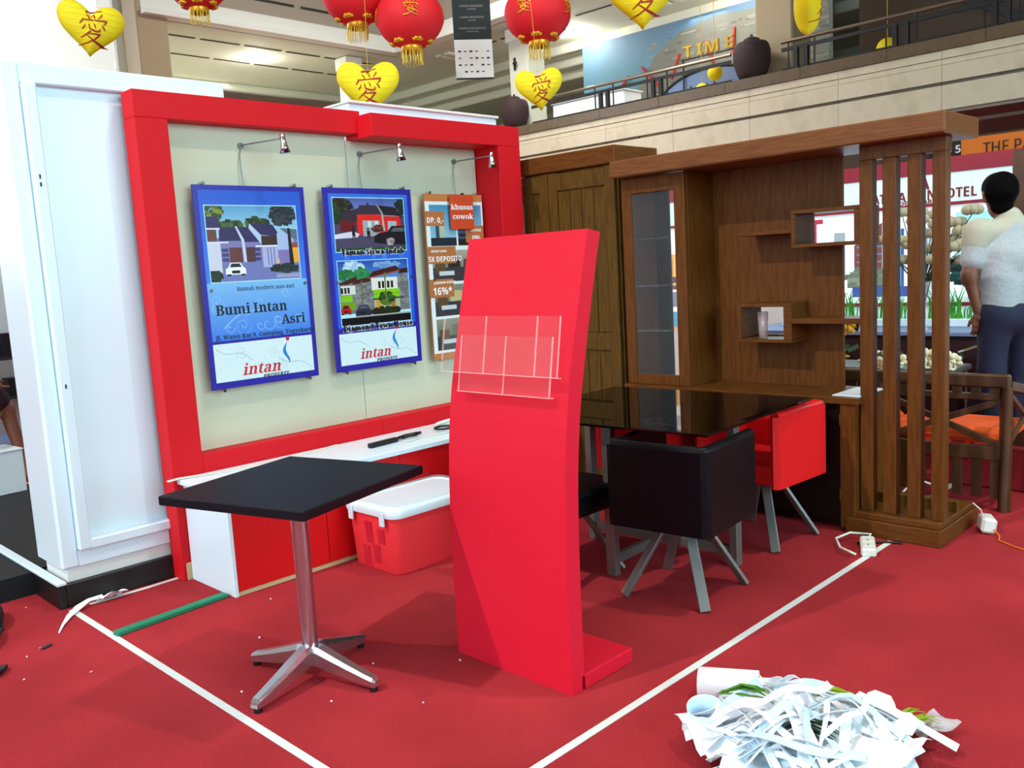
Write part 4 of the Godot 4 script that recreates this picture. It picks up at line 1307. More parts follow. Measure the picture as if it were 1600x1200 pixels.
	# chrome picture lights
	for k in 3:
		var at: Vector3 = [Vector3(2.474, 2.221, -4.42), Vector3(3.246, 2.214, -4.42), Vector3(3.994, 2.201, -4.42)][k]
		var t := thing("picture_light", "chrome swing arm picture light above the %s poster" % ["left", "middle", "right"][k], "lamp", at, 0.0, "chrome picture lights")
		st = ns()
		tube(st, [Vector3(0, 0, 0), Vector3(0, 0, 0.012)], 0.017, 16)
		obj("wall_disc", st, M.steel, t)
		var h := Vector3(0.115, 0.014, 0.24)
		st = ns()
		tube(st, [Vector3(0, 0, 0.012), Vector3(0, 0.0, 0.03), h], 0.004, 8)
		obj("arm", st, M.steel, t)
		st = ns(true)
		lathe(st, [Vector2(0.0, 0.025), Vector2(0.013, 0.022), Vector2(0.015, -0.015), Vector2(0.020, -0.045), Vector2(0.030, -0.075), Vector2(0.026, -0.07), Vector2(0.0, -0.05)], 18, Transform3D(Basis(Vector3(0, 0, 1), 0.12), h))
		obj("lamp_head", st, M.chrome, t)
		st = ns()
		tube(st, [Vector3(0, 0, 0.01), Vector3(-0.015, -0.06, 0.012), Vector3(-0.02, -0.13, 0.02), Vector3(-0.015, -0.24, 0.026)], 0.0025, 6)
		obj("cord", st, M.steel, t)

func poster(called: String, label: String, im: Image, x0: float, x1: float, y0: float, y1: float, edge: Material) -> Node3D:
	var t := thing(called, label, "poster", Vector3(0, 0, -4.362), 0.0, "posters on the cream board")
	var st := ns()
	bb(st, Vector3(x0, y0, -0.006), Vector3(x1, y1, 0.006), 0.001)
	obj("board", st, edge, t)
	print_quad("print", im, Vector3(x0, y1, 0.0065), Vector3(x1, y1, 0.0065), Vector3(x1, y0, 0.0065), Vector3(x0, y0, 0.0065), t)
	for q in [[0.09, 1.0], [0.91, 1.0], [0.07, 0.49], [0.93, 0.5], [0.1, 0.0], [0.9, 0.0]]:
		st = ns()
		var c := Vector3(lerpf(x0, x1, q[0]), lerpf(y0, y1, q[1]) + (0.008 if q[1] == 1.0 else (-0.008 if q[1] == 0.0 else 0.0)), 0)
		tube(st, [c + Vector3(0, 0, -0.025), c + Vector3(0, 0, 0.016)], 0.009, 10)
		obj("standoff", st, M.chrome, t)
	return t

func line(p: Node3D, text: String, x: float, y: float, h: float, font: String, weight: int, m: Material, lift := 0.0006, shear := 0.0, wide := 1.0) -> void:
	obj("lettering", words(text, h, font, weight, 0.001, shear, wide), m, p, Vector3(x, y, 0.0066 + lift))

func logo(p: Node3D, x: float, y: float, s: float) -> void:
	line(p, "intan", x - 0.02 * s, y - 0.005, 0.082 * s, "Droid Serif", 700, M.ink_red, 0.0006, 0.28, 1.05)
	line(p, "PROPERTY", x + 0.06 * s, y - 0.052 * s, 0.026 * s, "Droid Sans", 700, M.ink, 0.0006, 0.2, 1.25)
	var st := ns()
	var c := Vector2(x + 0.135 * s, y + 0.075 * s)
	var l := []
	var r := []
	for i in 13:
		var t := i / 12.0
		var yy := lerpf(0.045, -0.075, t) * s
		var xx := (0.014 * sin(t * TAU * 0.9 + 2.6)) * s
		var w := 0.020 * s * sin(PI * clampf(t, 0.02, 0.98))
		l.append(c + Vector2(xx - w * 0.5, yy))
		r.push_front(c + Vector2(xx + w * 0.5, yy))
	prism(st, l + r, 0.001, Transform3D(Basis(), Vector3(0, 0, 0.0072)))
	obj("logo_flame", st, M.ink_blue, p)
	st = ns()
	ball(st, Vector3(c.x + 0.012 * s, c.y + 0.062 * s, 0.0068), Vector3(0.012 * s, 0.012 * s, 0.001), 14)
	obj("logo_dot", st, M.ink_red, p)

func counter_and_things() -> void:
	var t := thing("low_counter", "long low counter with white top and red doors under the poster frame", "counter")
	var st := ns()
	bb(st, Vector3(1.895, 0.507, -4.325), Vector3(4.30, 0.535, -3.86), 0.003)
	obj("counter_top", st, M.white_gloss, t)
	st = ns()
	bb(st, Vector3(1.925, 0.0, -4.325), Vector3(1.945, 0.507, -3.88), 0.002)
	obj("end_panel", st, M.white_gloss, t)
	st = ns()
	bb(st, Vector3(1.945, 0.02, -4.325), Vector3(4.28, 0.507, -3.91), 0)
	obj("carcass", st, M.door_red, t)
	st = ns()
	bb(st, Vector3(1.945, 0.0, -3.93), Vector3(4.28, 0.022, -3.886), 0.001)
	obj("wooden_foot", st, M.edge_wood, t)
	var xs := [1.947, 2.47, 2.97, 3.5, 4.0, 4.28]
	for k in 5:
		st = ns()
		bb(st, Vector3(xs[k], 0.024, -3.912), Vector3(xs[k + 1] - 0.004, 0.503, -3.88), 0.0015)
		obj("door", st, M.door_red, t)
	st = ns()
	strip(st, [Vector3(1.84, 0.535, -4.31), Vector3(1.90, 0.5405, -4.30), Vector3(2.2, 0.5385, -4.22), Vector3(2.6, 0.5385, -4.24), Vector3(2.85, 0.5385, -4.3)], [Vector3.UP], 0.03, 0.002)
	tag(obj("white_trunking", st, M.plastic_white), "thin white trunking strip lying loose on the counter back, poking past the red post", "trunking")
	t = thing("power_adapter", "black power adapter with thick black lead lying on the white counter", "power adapter")
	st = ns()
	bar(st, Vector3(2.89, 0.549, -4.05), Vector3(3.10, 0.549, -4.07), 0.026, 0.035, Vector3.UP, 0.005)
	obj("adapter_body", st, M.cable_black, t)
	st = ns()
	tube(st, [Vector3(3.09, 0.549, -4.07), Vector3(3.16, 0.553, -4.09), Vector3(3.22, 0.548, -4.12), Vector3(3.28, 0.556, -4.07), Vector3(3.22, 0.558, -4.04), Vector3(3.14, 0.548, -4.10), Vector3(3.3, 0.545, -4.13)], 0.009, 8)
	obj("lead", st, M.cable_black, t)
	t = thing("headphones", "white headset with black cable ring lying on the counter beside the red stand", "headset")
	st = ns()
	var ring := []
	for i in 21: ring.append(Vector3(3.58 + 0.085 * cos(TAU * i / 20.0), 0.562 + 0.02 * sin(TAU * i / 20.0), -4.17 + 0.05 * sin(TAU * i / 20.0)))
	tube(st, ring, 0.011, 8, false)
	obj("white_band", st, M.plastic_white, t)
	st = ns()
	ring = []
	for i in 21: ring.append(Vector3(3.48 + 0.06 * cos(TAU * i / 20.0), 0.552, -4.09 + 0.05 * sin(TAU * i / 20.0)))
	tube(st, ring, 0.007, 8, false)
	obj("black_cable", st, M.cable_black, t)
	st = ns()
	tube(st, [Vector3(3.1, 0.541, -3.98), Vector3(3.25, 0.541, -4.02), Vector3(3.4, 0.542, -3.99), Vector3(3.6, 0.542, -4.03)], 0.004, 6)
	obj("thin_lead", st, M.plastic_white, t)
	# storage bin
	t = thing("storage_bin", "red translucent storage bin with white lid on the carpet below the counter", "storage bin", Vector3(2.885, 0, -3.645))
	st = ns(true)
	var rings := []
	for q in [[0.0, 0.292, 0.185], [0.012, 0.30, 0.193], [0.29, 0.315, 0.205], [0.315, 0.315, 0.205]]:
		rings.append(round_rect(q[1], q[2], 0.05, q[0]))
	loft(st, rings)
	obj("body", st, M.bin_red, t)
	st = ns(true)
	rings = []
	for q in [[0.300, 0.330, 0.220], [0.335, 0.335, 0.225], [0.347, 0.325, 0.215], [0.349, 0.290, 0.18], [0.342, 0.280, 0.17]]:
		rings.append(round_rect(q[1], q[2], 0.06, q[0]))
	loft(st, rings)
	obj("lid", st, M.white_gloss, t)
	for z in [0.13, -0.13]:
		st = ns()
		bx(st, Vector3(-0.338, 0.295, z), Vector3(0.014, 0.075, 0.035))
		bx(st, Vector3(-0.328, 0.335, z), Vector3(0.03, 0.012, 0.035))
		obj("clip", st, M.white_gloss, t)
	for q in [[0.03, 0.09, 0.10], [-0.06, 0.06, 0.13], [0.08, 0.19, 0.08], [-0.02, 0.2, 0.12]]:
		st = ns()
		var lean: float = 0.297 + 0.018 * (q[1] / 0.29)
		bx(st, Vector3(-lean - 0.003, q[1], q[0]), Vector3(0.003, q[2], 0.055), Basis(Vector3(0, 0, 1), 0.10), 0.001)
		obj("label_window", st, M.bin_patch, t)

func round_rect(hx: float, hz: float, r: float, y: float) -> Array:
	var a := []
	for c in [[1, 1, 0], [-1, 1, 1], [-1, -1, 2], [1, -1, 3]]:
		for i in 5:
			var q: float = (c[2] + i / 4.0) * PI / 2
			a.append(Vector3(c[0] * (hx - r) + r * cos(q), y, c[1] * (hz - r) + r * sin(q)))
	return a

func pedestal_table() -> void:
	var t := thing("pedestal_table", "square black cafe table on a polished four footed metal pedestal", "table", Vector3(1.69, 0, -2.845), deg_to_rad(16.0))
	var st := ns()
	bx(st, Vector3(0, 0.75, 0), Vector3(0.675, 0.034, 0.675), Basis(), 0.004)
	obj("table_top", st, M.black_top, t)
	st = ns()
	bx(st, Vector3(0, 0.725, 0), Vector3(0.26, 0.014, 0.26), Basis(Vector3.UP, PI / 4))
	obj("mounting_plate", st, M.alu, t)
	st = ns(true)
	lathe(st, [Vector2(0.031, 0.72), Vector2(0.031, 0.20), Vector2(0.029, 0.10), Vector2(0.026, 0.06)], 28)
	obj("column", st, M.alu, t)
	for k in 4:
		var d := Vector3(cos(k * PI / 2), 0, sin(k * PI / 2))
		var s := Vector3(-d.z, 0, d.x)
		st = ns(true)
		var rings := []
		for q in [[0.0, 0.098, 0.075, 0.056], [0.05, 0.096, 0.072, 0.056], [0.11, 0.080, 0.064, 0.054], [0.19, 0.060, 0.050, 0.050], [0.26, 0.044, 0.038, 0.046], [0.295, 0.037, 0.032, 0.044], [0.306, 0.032, 0.022, 0.034]]:
			var c: Vector3 = d * q[0] + Vector3(0, q[1], 0)
			var w: float = q[3] * 0.5
			var h: float = q[2] * 0.5
			rings.append([c + s * w * 0.62 + Vector3(0, h, 0), c + s * w + Vector3(0, h * 0.45, 0), c + s * w * 0.92 - Vector3(0, h, 0), c - s * w * 0.92 - Vector3(0, h, 0), c - s * w + Vector3(0, h * 0.45, 0), c - s * w * 0.62 + Vector3(0, h, 0)])
		loft(st, rings, true, false)
		var leg := obj("foot", st, M.alu, t)
		st = ns()
		tube(st, [d * 0.288, d * 0.288 + Vector3(0, 0.022, 0)], 0.015, 12)
		obj("glide", st, M.black, leg)
	st = ns(true)
	lathe(st, [Vector2(0, 0.125), Vector2(0.034, 0.118), Vector2(0.040, 0.10), Vector2(0.036, 0.06), Vector2(0, 0.055)], 24)
	obj("hub", st, M.alu, t)

func curved_stand() -> void:
	var t := thing("display_stand", "tall curved bright red display stand with a clear brochure holder on its face", "display stand", Vector3(0, 0, -2.268))
	var prof := [[0.0, 2.183], [0.2, 2.182], [0.42, 2.184], [0.58, 2.188], [0.72, 2.195], [0.84, 2.205], [0.95, 2.219], [1.05, 2.236], [1.15, 2.258], [1.25, 2.282], [1.35, 2.307], [1.45, 2.333], [1.55, 2.359], [1.615, 2.376]]
	var pts := []
	for q in prof: pts.append(Vector2(q[1], q[0]))
	for i in range(prof.size() - 1, -1, -1): pts.append(Vector2(prof[i][1] + 0.068, prof[i][0] - (0.012 if i == prof.size() - 1 else 0.0)))
	var st := ns()
	prism(st, pts, 0.597, Transform3D(), false)
	obj("curved_body", st, M.stand_red, t)
	st = ns()
	bb(st, Vector3(2.235, 0, -0.2985), Vector3(2.53, 0.055, 0.2985), 0.003)
	obj("foot", st, M.stand_red, t)
	t = thing("brochure_holder", "clear acrylic two tier brochure holder fixed to the red curved stand", "brochure holder", Vector3(2.235, 0, 0), 0.0)
	var lean := Basis(Vector3(0, 0, 1), -0.17)
	for k in 2:
		var y0: float = [1.115, 1.045][k]
		var y1: float = [1.325, 1.255][k]
		var z0: float = [-2.575, -2.485][k]
		var z1: float = [-1.985, -2.025][k]
		var dx: float = [-0.012, 0.0][k]
		for j in 1:
			st = ns()
			bx(st, lean * Vector3(dx - 0.03 * (1 - j) * (1.0 if k == 0 else 0.5), (y0 + y1) * 0.5 - 1.13, 0) + Vector3(0.0, 1.13, (z0 + z1) * 0.5), Vector3(0.003, y1 - y0, z1 - z0), lean, 0.0008)
			obj("front_plate" if j == 0 else "back_plate", st, M.acrylic, t)
		st = ns()
		bx(st, lean * Vector3(dx - 0.015, y0 - 1.13, 0) + Vector3(0, 1.13, (z0 + z1) * 0.5), Vector3(0.034, 0.004, z1 - z0), lean, 0.0008)
		obj("bottom_edge", st, M.acrylic_edge, t)
		for z in ([z0, -2.345, -2.09, z1] if k == 0 else [z0, -2.25, z1]):
			st = ns()
			bx(st, lean * Vector3(dx - 0.022, (y0 + y1) * 0.5 - 1.13, 0) + Vector3(0, 1.13, z), Vector3(0.006, y1 - y0, 0.0035), lean, 0.0008)
			obj("divider", st, M.acrylic_edge, t)

func make_chair(label: String, shell_m: Material, arms: bool) -> Node3D:
	var t := thing("dining_chair", label, "chair", Vector3.ZERO, 0.0, "cube chairs round the glass table")
	var up := Basis(Vector3.RIGHT, Vector3(0, 0, 1), Vector3.UP)
	var o := 0.248
	var i_ := 0.198
	var pts := []
	if arms:
		pts = [V(-o, -o + 0.02), V(-o, o - 0.03), V(-o + 0.01, o - 0.01), V(-o + 0.03, o), V(o - 0.03, o), V(o - 0.01, o - 0.01), V(o, o - 0.03), V(o, -o + 0.02), V(o - 0.025, -o), V(i_, -o + 0.02), V(i_, i_), V(-i_, i_), V(-i_, -o + 0.02), V(-o + 0.025, -o)]
	else:
		pts = [V(-o, i_), V(-o, o - 0.02), V(-o + 0.02, o), V(o - 0.02, o), V(o, o - 0.02), V(o, i_)]
	var st := ns()
	prism(st, pts, 0.36, Transform3D(up, Vector3(0, 0.52, 0)))
	var m := (o + i_) * 0.5
	if arms: tube(st, [Vector3(-m, 0.70, -o + 0.02), Vector3(-m, 0.70, m - 0.01), Vector3(-m + 0.01, 0.70, m), Vector3(m - 0.01, 0.70, m), Vector3(m, 0.70, m - 0.01), Vector3(m, 0.70, -o + 0.02)], 0.0245, 12)
	else: tube(st, [Vector3(-o, 0.70, m), Vector3(o, 0.70, m)], 0.0245, 12)
	obj("backrest", st, shell_m, t)
	st = ns()
	bx(st, Vector3(0, 0.40, -0.01), Vector3((i_ if arms else o) * 2 - 0.002, 0.12, 0.40), Basis(), 0.02)
	obj("seat", st, shell_m, t)
	st = ns()
	bx(st, Vector3(0, 0.335, 0), Vector3(0.30, 0.02, 0.30))
	obj("seat_plate", st, M.black, t)
	for sx in [-1.0, 1.0]:
		for sz in [-1.0, 1.0]:
			st = ns()
			bar(st, Vector3(sx * 0.055, 0.33, sz * 0.055), Vector3(sx * 0.20, 0.004, sz * 0.20), 0.046, 0.018, Vector3(sx, 0, -sz * 0.35))
			obj("leg", st, M.steel, t)
	return t

func glass_table_and_chairs() -> void:
	var t := thing("glass_table", "black glass topped dining table with grey metal cross base", "table", Vector3(3.66, 0, -2.635), deg_to_rad(3.0))
	var st := ns()
	bb(st, Vector3(-0.55, 0.748, -0.62), Vector3(0.52, 0.76, 0.60), 0.003)
	obj("glass_top", st, M.black_glass, t)
	for d in [Vector3(1, 0, 0), Vector3(-1, 0, 0), Vector3(0, 0, 1), Vector3(0, 0, -1)]:
		st = ns()
		bar(st, d * 0.425, d * 0.425 + Vector3(0, 0.735, 0), 0.055, 0.04, d.cross(Vector3.UP))
		var leg := obj("leg", st, M.steel, t)
		st = ns()
		tube(st, [d * 0.425 + Vector3(0, 0.735, 0), d * 0.425 + Vector3(0, 0.748, 0)], 0.03, 16)
		obj("suction_pad", st, M.chrome, leg)
	for d in [Vector3(1, 0, 0), Vector3(0, 0, 1)]:
		st = ns()
		var y := 0.075 if d.x > 0 else 0.074
		bar(st, d * -0.40 + Vector3(0, y, 0), d * 0.40 + Vector3(0, y, 0), 0.045, 0.035, Vector3.UP)
		obj("stretcher", st, M.steel, t)
	var a := make_chair("black leather cube chair in front of the glass table, beside the red stand", M.black_leather, true)
	a.position = Vector3(3.265, 0, -2.225)
	a.rotation.y = deg_to_rad(-84.0)
	var b := make_chair("red leather cube chair at the glass table corner nearest the low cabinet", M.red_leather, true)
	b.position = Vector3(4.155, 0, -2.33)
	b.rotation.y = deg_to_rad(87.0)
	dup(b, "dining_chair", "red leather chair at the far right of the glass table, seen below its top", Vector3(4.08, 0, -2.95), deg_to_rad(91.0))
	var c := make_chair("black chair mostly hidden behind the red stand, only its seat and legs showing", M.black_leather, false)
	c.position = Vector3(3.13, 0, -2.83)
	c.rotation.y = deg_to_rad(-90.0)

func wardrobe() -> void:
	var t := thing("wardrobe", "tall brown wooden wardrobe standing against the end of the red frame", "wardrobe")
	var st := ns()
	bb(st, Vector3(4.53, 0.0, -4.29), Vector3(4.925, 2.13, -3.49), 0.004)
	obj("carcass", st, M.wardrobe_wood, t)
	st = ns()
	bb(st, Vector3(4.48, 2.105, -4.31), Vector3(4.94, 2.215, -3.475), 0.006)
	obj("cornice", st, M.unit_wood_flat, t)
	for k in 2:
		var z0: float = [-4.285, -4.055][k]
		var z1: float = [-4.06, -3.50][k]
		st = ns()
		bb(st, Vector3(4.512, 0.08, z0), Vector3(4.532, 2.10, z1), 0.003)
		var door := obj("door", st, M.wardrobe_wood, t)
		st = ns()
		for z in [z0, z1 - 0.075]: bb(st, Vector3(4.498, 0.08, z), Vector3(4.514, 2.10, z + 0.075), 0.003)
		for y in [0.08, 0.93, 1.98]: bb(st, Vector3(4.4985, y, z0 + 0.075), Vector3(4.514, y + 0.11, z1 - 0.075), 0.003)
		obj("door_frame", st, M.wardrobe_wood, door)
		if z1 - z0 > 0.4:
			for j in 8:
				st = ns()
				var zz := z0 + 0.085 + (j % 4) * 0.1
				if j < 4: bb(st, Vector3(4.504, 1.05, zz), Vector3(4.514, 1.97, zz + 0.093), 0.002)
				else: bb(st, Vector3(4.504, 0.20, zz), Vector3(4.514, 0.92, zz + 0.093), 0.002)
				obj("board", st, M.wardrobe_wood, door)
	st = ns()
	bb(st, Vector3(4.505, 0, -4.29), Vector3(4.92, 0.08, -3.49), 0.003)
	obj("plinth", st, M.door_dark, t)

func wall_unit() -> void:
	var t := thing("wall_unit", "dark brown wooden wall unit with glass door, niches and a slatted screen", "wall unit")
	var w: Material = M.unit_wood
	var st := ns()
	bb(st, Vector3(4.39, 2.0, -3.45), Vector3(4.86, 2.10, -1.50), 0.008)
	obj("cornice", st, M.cornice_wood, t)
	st = ns()      # glazed side cabinet
	bb(st, Vector3(4.52, 0.725, -3.46), Vector3(4.87, 2.0, -3.44), 0.002)
	bb(st, Vector3(4.52, 0.725, -3.005), Vector3(4.80, 2.0, -2.98), 0.002)
	obj("side_panel", st, w, t)
	st = ns()
	bb(st, Vector3(4.84, 0.725, -3.44), Vector3(4.86, 2.0, -3.335), 0.002)
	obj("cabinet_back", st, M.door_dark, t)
	for y in [1.05, 1.33, 1.62]:
		st = ns()
		bb(st, Vector3(4.56, y, -3.44), Vector3(4.84, y + 0.008, -3.10), 0.001)
		obj("glass_shelf", st, M.glass, t)
	st = ns()
	bb(st, Vector3(4.495, 0.725, -3.445), Vector3(4.52, 1.995, -3.372), 0.003)
	bb(st, Vector3(4.495, 0.725, -3.06), Vector3(4.52, 1.995, -2.985), 0.003)
	bb(st, Vector3(4.496, 1.90, -3.372), Vector3(4.52, 1.995, -3.06), 0.003)
	bb(st, Vector3(4.496, 0.725, -3.372), Vector3(4.52, 0.79, -3.06), 0.003)
	var door := obj("glass_door", st, w, t)
	st = ns()
	bb(st, Vector3(4.506, 0.79, -3.372), Vector3(4.510, 1.90, -3.06), 0)
	obj("pane", st, M.cabinet_glass, door)
	st = ns()      # back board round its two openings
	var zs := [-3.0, -2.695, -2.405, -2.36, -2.172]
	bb(st, Vector3(4.80, 0.725, zs[0]), Vector3(4.825, 2.0, zs[1]), 0)
	bb(st, Vector3(4.80, 0.725, zs[1]), Vector3(4.825, 1.02, zs[2]), 0)
	bb(st, Vector3(4.80, 1.205, zs[1]), Vector3(4.825, 2.0, zs[2]), 0)
	bb(st, Vector3(4.80, 0.725, zs[2]), Vector3(4.825, 2.0, zs[3]), 0)
	bb(st, Vector3(4.80, 0.725, zs[3]), Vector3(4.825, 1.525, zs[4]), 0)
	bb(st, Vector3(4.80, 1.71, zs[3]), Vector3(4.825, 2.0, zs[4]), 0)
	obj("back_board", st, w, t)
	st = ns()
	bb(st, Vector3(4.60, 1.597, -2.70), Vector3(4.80, 1.620, -2.372), 0.002)
	obj("shelf", st, M.unit_wood_flat, t)
	st = ns()
	bb(st, Vector3(4.60, 1.099, -2.378), Vector3(4.80, 1.128, -1.985), 0.002)
	obj("shelf", st, M.unit_wood_flat, t)
	for k in 2:
		var y0: float = [1.515, 0.99][k]
		var y1: float = [1.718, 1.213][k]
		var z0: float = [-2.372, -2.715][k]
		var z1: float = [-1.985, -2.378][k]
		st = ns()
		bb(st, Vector3(4.60, y0, z0), Vector3(4.84, y0 + 0.02, z1), 0.002)
		bb(st, Vector3(4.60, y1 - 0.02, z0), Vector3(4.84, y1, z1), 0.002)
		bb(st, Vector3(4.60, y0 + 0.02, z0), Vector3(4.84, y1 - 0.02, z0 + 0.022), 0.002)
		if k == 0: bb(st, Vector3(4.60, y0 + 0.02, z1 - 0.035), Vector3(4.84, y1 - 0.02, z1), 0.002)
		else:
			bx(st, Vector3(4.72, (y0 + y1) * 0.5, z1 - 0.03), Vector3(0.24, y1 - y0 - 0.04, 0.035), Basis(), 0.002)
			bb(st, Vector3(4.60, y0 + 0.02, z1 - 0.02), Vector3(4.84, y1 - 0.02, z1), 0.002)
		obj("niche_box", st, M.unit_wood_flat, t)
	# low cabinet
	st = ns()
	bb(st, Vector3(4.455, 0.69, -3.45), Vector3(4.87, 0.725, -1.94), 0.003)
	obj("desk_top", st, M.unit_wood_flat, t)
	st = ns()
	bb(st, Vector3(4.52, 0.02, -3.44), Vector3(4.86, 0.69, -2.05), 0.002)
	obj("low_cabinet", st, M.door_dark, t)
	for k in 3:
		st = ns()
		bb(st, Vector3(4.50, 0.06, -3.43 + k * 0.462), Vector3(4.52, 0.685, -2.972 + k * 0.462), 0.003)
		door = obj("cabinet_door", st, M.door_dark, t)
		if k == 2:
			for y in [0.19, 0.60]:
				st = ns()
				bx(st, Vector3(4.496, y, -2.055), Vector3(0.008, 0.06, 0.007), Basis(), 0.001)
				obj("hinge", st, M.brass, door)
	st = ns()
	bb(st, Vector3(4.47, 0.02, -2.045), Vector3(4.86, 0.69, -1.965), 0.003)
	obj("end_post", st, w, t)
	# slatted screen on its plinth
	st = ns()
	bb(st, Vector3(4.455, 0.0, -2.012), Vector3(5.005, 0.085, -1.53), 0.004)
	obj("plinth", st, M.unit_wood_flat, t)
	st = ns()
	bb(st, Vector3(4.475, 0.085, -2.0), Vector3(4.99, 0.118, -1.54), 0.004)
	obj("plinth_step", st, M.unit_wood_flat, t)
	st = ns()
	bb(st, Vector3(4.72, 0.118, -1.96), Vector3(4.76, 0.175, -1.54), 0.003)
	obj("floor_rail", st, M.wardrobe_wood, t)
	for q in [[-1.957, -1.892], [-1.84, -1.774], [-1.718, -1.652], [-1.601, -1.537]]:
		st = ns()
		bb(st, Vector3(4.52, 0.118, q[0]), Vector3(4.585, 1.93, q[1]), 0.004)
		obj("slat", st, w, t)
	st = ns()
	bb(st, Vector3(4.52, 1.93, -1.957), Vector3(4.60, 2.0, -1.537), 0.003)
	obj("header", st, w, t)
	# what stands on it
	t = thing("drinking_glass", "clear ribbed drinking glass in the lower niche of the wall unit", "glass", Vector3(4.70, 1.0105, -2.605))
	st = ns(true)
	lathe(st, [Vector2(0, 0.0), Vector2(0.024, 0.0), Vector2(0.033, 0.15), Vector2(0.030, 0.15), Vector2(0.021, 0.012), Vector2(0, 0.012)], 20)
	obj("tumbler", st, M.acrylic_edge, t)
	st = ns()
	bb(st, Vector3(4.50, 0.7255, -2.10), Vector3(4.80, 0.731, -1.95), 0.001)
	tag(obj("paper_sheet", st, M.paper), "white paper sheets lying at the right end of the desk top", "paper")

func floor_bits() -> void:
	var st := ns()
	strip(st, [Vector3(1.355, 0.0015, -4.40), Vector3(1.355, 0.0015, -3.0), Vector3(1.356, 0.0015, -1.75)], [Vector3.UP], 0.03, 0.001)
	tag(obj("floor_tape", st, M.tape), "white floor tape along the left side of the booth from the white partition", "tape")
	st = ns()
	strip(st, [Vector3(1.34, 0.0016, -1.765), Vector3(3.0, 0.0016, -1.765), Vector3(4.44, 0.0016, -1.765)], [Vector3.UP], 0.03, 0.001)
	tag(obj("floor_tape", st, M.tape), "white floor tape along the front of the booth ending at the power strip", "tape")
	st = ns()
	strip(st, [Vector3(5.2, 0.0016, -1.9), Vector3(6.2, 0.0016, -1.9)], [Vector3.UP], 0.04, 0.001)
	tag(obj("floor_tape", st, M.tape), "short piece of white floor tape behind the slatted screen", "tape")
	st = ns()
	strip(st, [Vector3(1.44, 0.0016, -4.405), Vector3(1.7, 0.0016, -4.40), Vector3(1.94, 0.0016, -4.41)], [Vector3.UP], 0.025, 0.001)
	tag(obj("floor_tape", st, M.tape), "dirty white tape running along the black plinth", "tape")
	st = ns()
	bar(st, Vector3(1.362, 0.011, -3.895), Vector3(1.905, 0.011, -3.94), 0.02, 0.045, Vector3.UP)
	tag(obj("green_batten", st, M.green_paint), "green painted wooden batten lying on the red carpet", "batten")
	st = ns()
	strip(st, [Vector3(1.21, 0.004, -4.14), Vector3(1.255, 0.008, -4.22), Vector3(1.31, 0.012, -4.30), Vector3(1.37, 0.02, -4.355), Vector3(1.43, 0.03, -4.385), Vector3(1.50, 0.028, -4.39)], [Vector3(0.1, 1, 0.1), Vector3(-0.1, 1, 0.2), Vector3(0.1, 1, 0.3), Vector3(0.2, 1, 0.5), Vector3(-0.1, 1, 0.6), Vector3(0.1, 1, 0.3)], [0.006, 0.012, 0.024, 0.03, 0.02, 0.03], 0.0012)
	tag(obj("torn_tape", st, M.paper), "torn crumpled strip of white tape at the corner of the black plinth", "torn tape")
	tag(obj("crumpled_tape", wavy_sheet(Vector3(1.54, 0.026, -4.385), Vector3(0.13, 0, -0.01), Vector3(0.01, 0.03, 0.06), 0.010), M.paper), "small crumpled piece of white tape against the black plinth", "torn tape")
	var bits := [[1.03, -3.98], [1.10, -4.03], [0.95, -3.75], [1.15, -3.6], [1.75, -3.35], [2.02, -3.72], [1.45, -2.95], [1.62, -2.62], [1.82, -2.35], [1.9, -2.75], [1.22, -4.62], [2.10, -3.55], [2.13, -2.5]]
	for q in bits:
		st = ns()
		bx(st, Vector3(q[0], 0.004, q[1]), Vector3(rng.randf_range(0.006, 0.017), 0.003, rng.randf_range(0.004, 0.008)), Basis(Vector3.UP, rng.randf() * 3.0), 0.001)
		tag(obj("paper_scrap", st, M.paper), "tiny white scrap of paper scattered on the red carpet", "scrap", "tiny scraps on the carpet")
	# power strip
	var t := thing("power_strip", "white two socket power strip at the end of the floor tape", "power strip", Vector3(4.24, 0, -1.80), deg_to_rad(25.0))
	st = ns()
	bx(st, Vector3(0, 0.022, 0), Vector3(0.22, 0.042, 0.07), Basis(), 0.008)
	obj("strip_body", st, M.plastic_white, t)
	for x in [-0.045, 0.035]:
		st = ns()
		lathe(st, [Vector2(0.024, 0.0432), Vector2(0.02, 0.0445), Vector2(0.0, 0.0436)], 18, Transform3D(Basis(), Vector3(x, 0, 0)))
		var so := obj("socket", st, M.plastic_white, t)
		st = ns()
		for dx in [-0.009, 0.009]: tube(st, [Vector3(x + dx, 0.043, 0), Vector3(x + dx, 0.0455, 0)], 0.0035, 8)
		obj("pin_hole", st, M.black, so)
	st = ns()
	tube(st, [Vector3(0.11, 0.02, 0), Vector3(0.16, 0.035, 0.02), Vector3(0.19, 0.03, -0.08), Vector3(0.08, 0.03, -0.15), Vector3(-0.08, 0.035, -0.13), Vector3(-0.13, 0.02, -0.06)], 0.006, 8)
	obj("white_flex", st, M.plastic_white, t)
	st = ns()
	tube(st, [Vector3(4.30, 0.008, -1.88), Vector3(4.36, 0.008, -1.82), Vector3(4.40, 0.008, -1.76), Vector3(4.42, 0.008, -1.70)], 0.006, 8)
	tag(obj("black_cable", st, M.cable_black), "black cable lying along the front of the screen plinth", "cable")
	t = thing("junction_box", "white junction box with loose wires on the carpet right of the plinth", "junction box", Vector3(4.86, 0, -1.44), 0.5)
	st = ns()
	bx(st, Vector3(0, 0.045, 0), Vector3(0.12, 0.08, 0.07), Basis(Vector3.RIGHT, 0.15), 0.012)
	obj("box", st, M.plastic_white, t)
	st = ns()
	tube(st, [Vector3(0.06, 0.04, 0), Vector3(0.09, 0.035, 0.01)], 0.018, 10)
	obj("gland", st, M.plastic_white, t)
	st = ns()
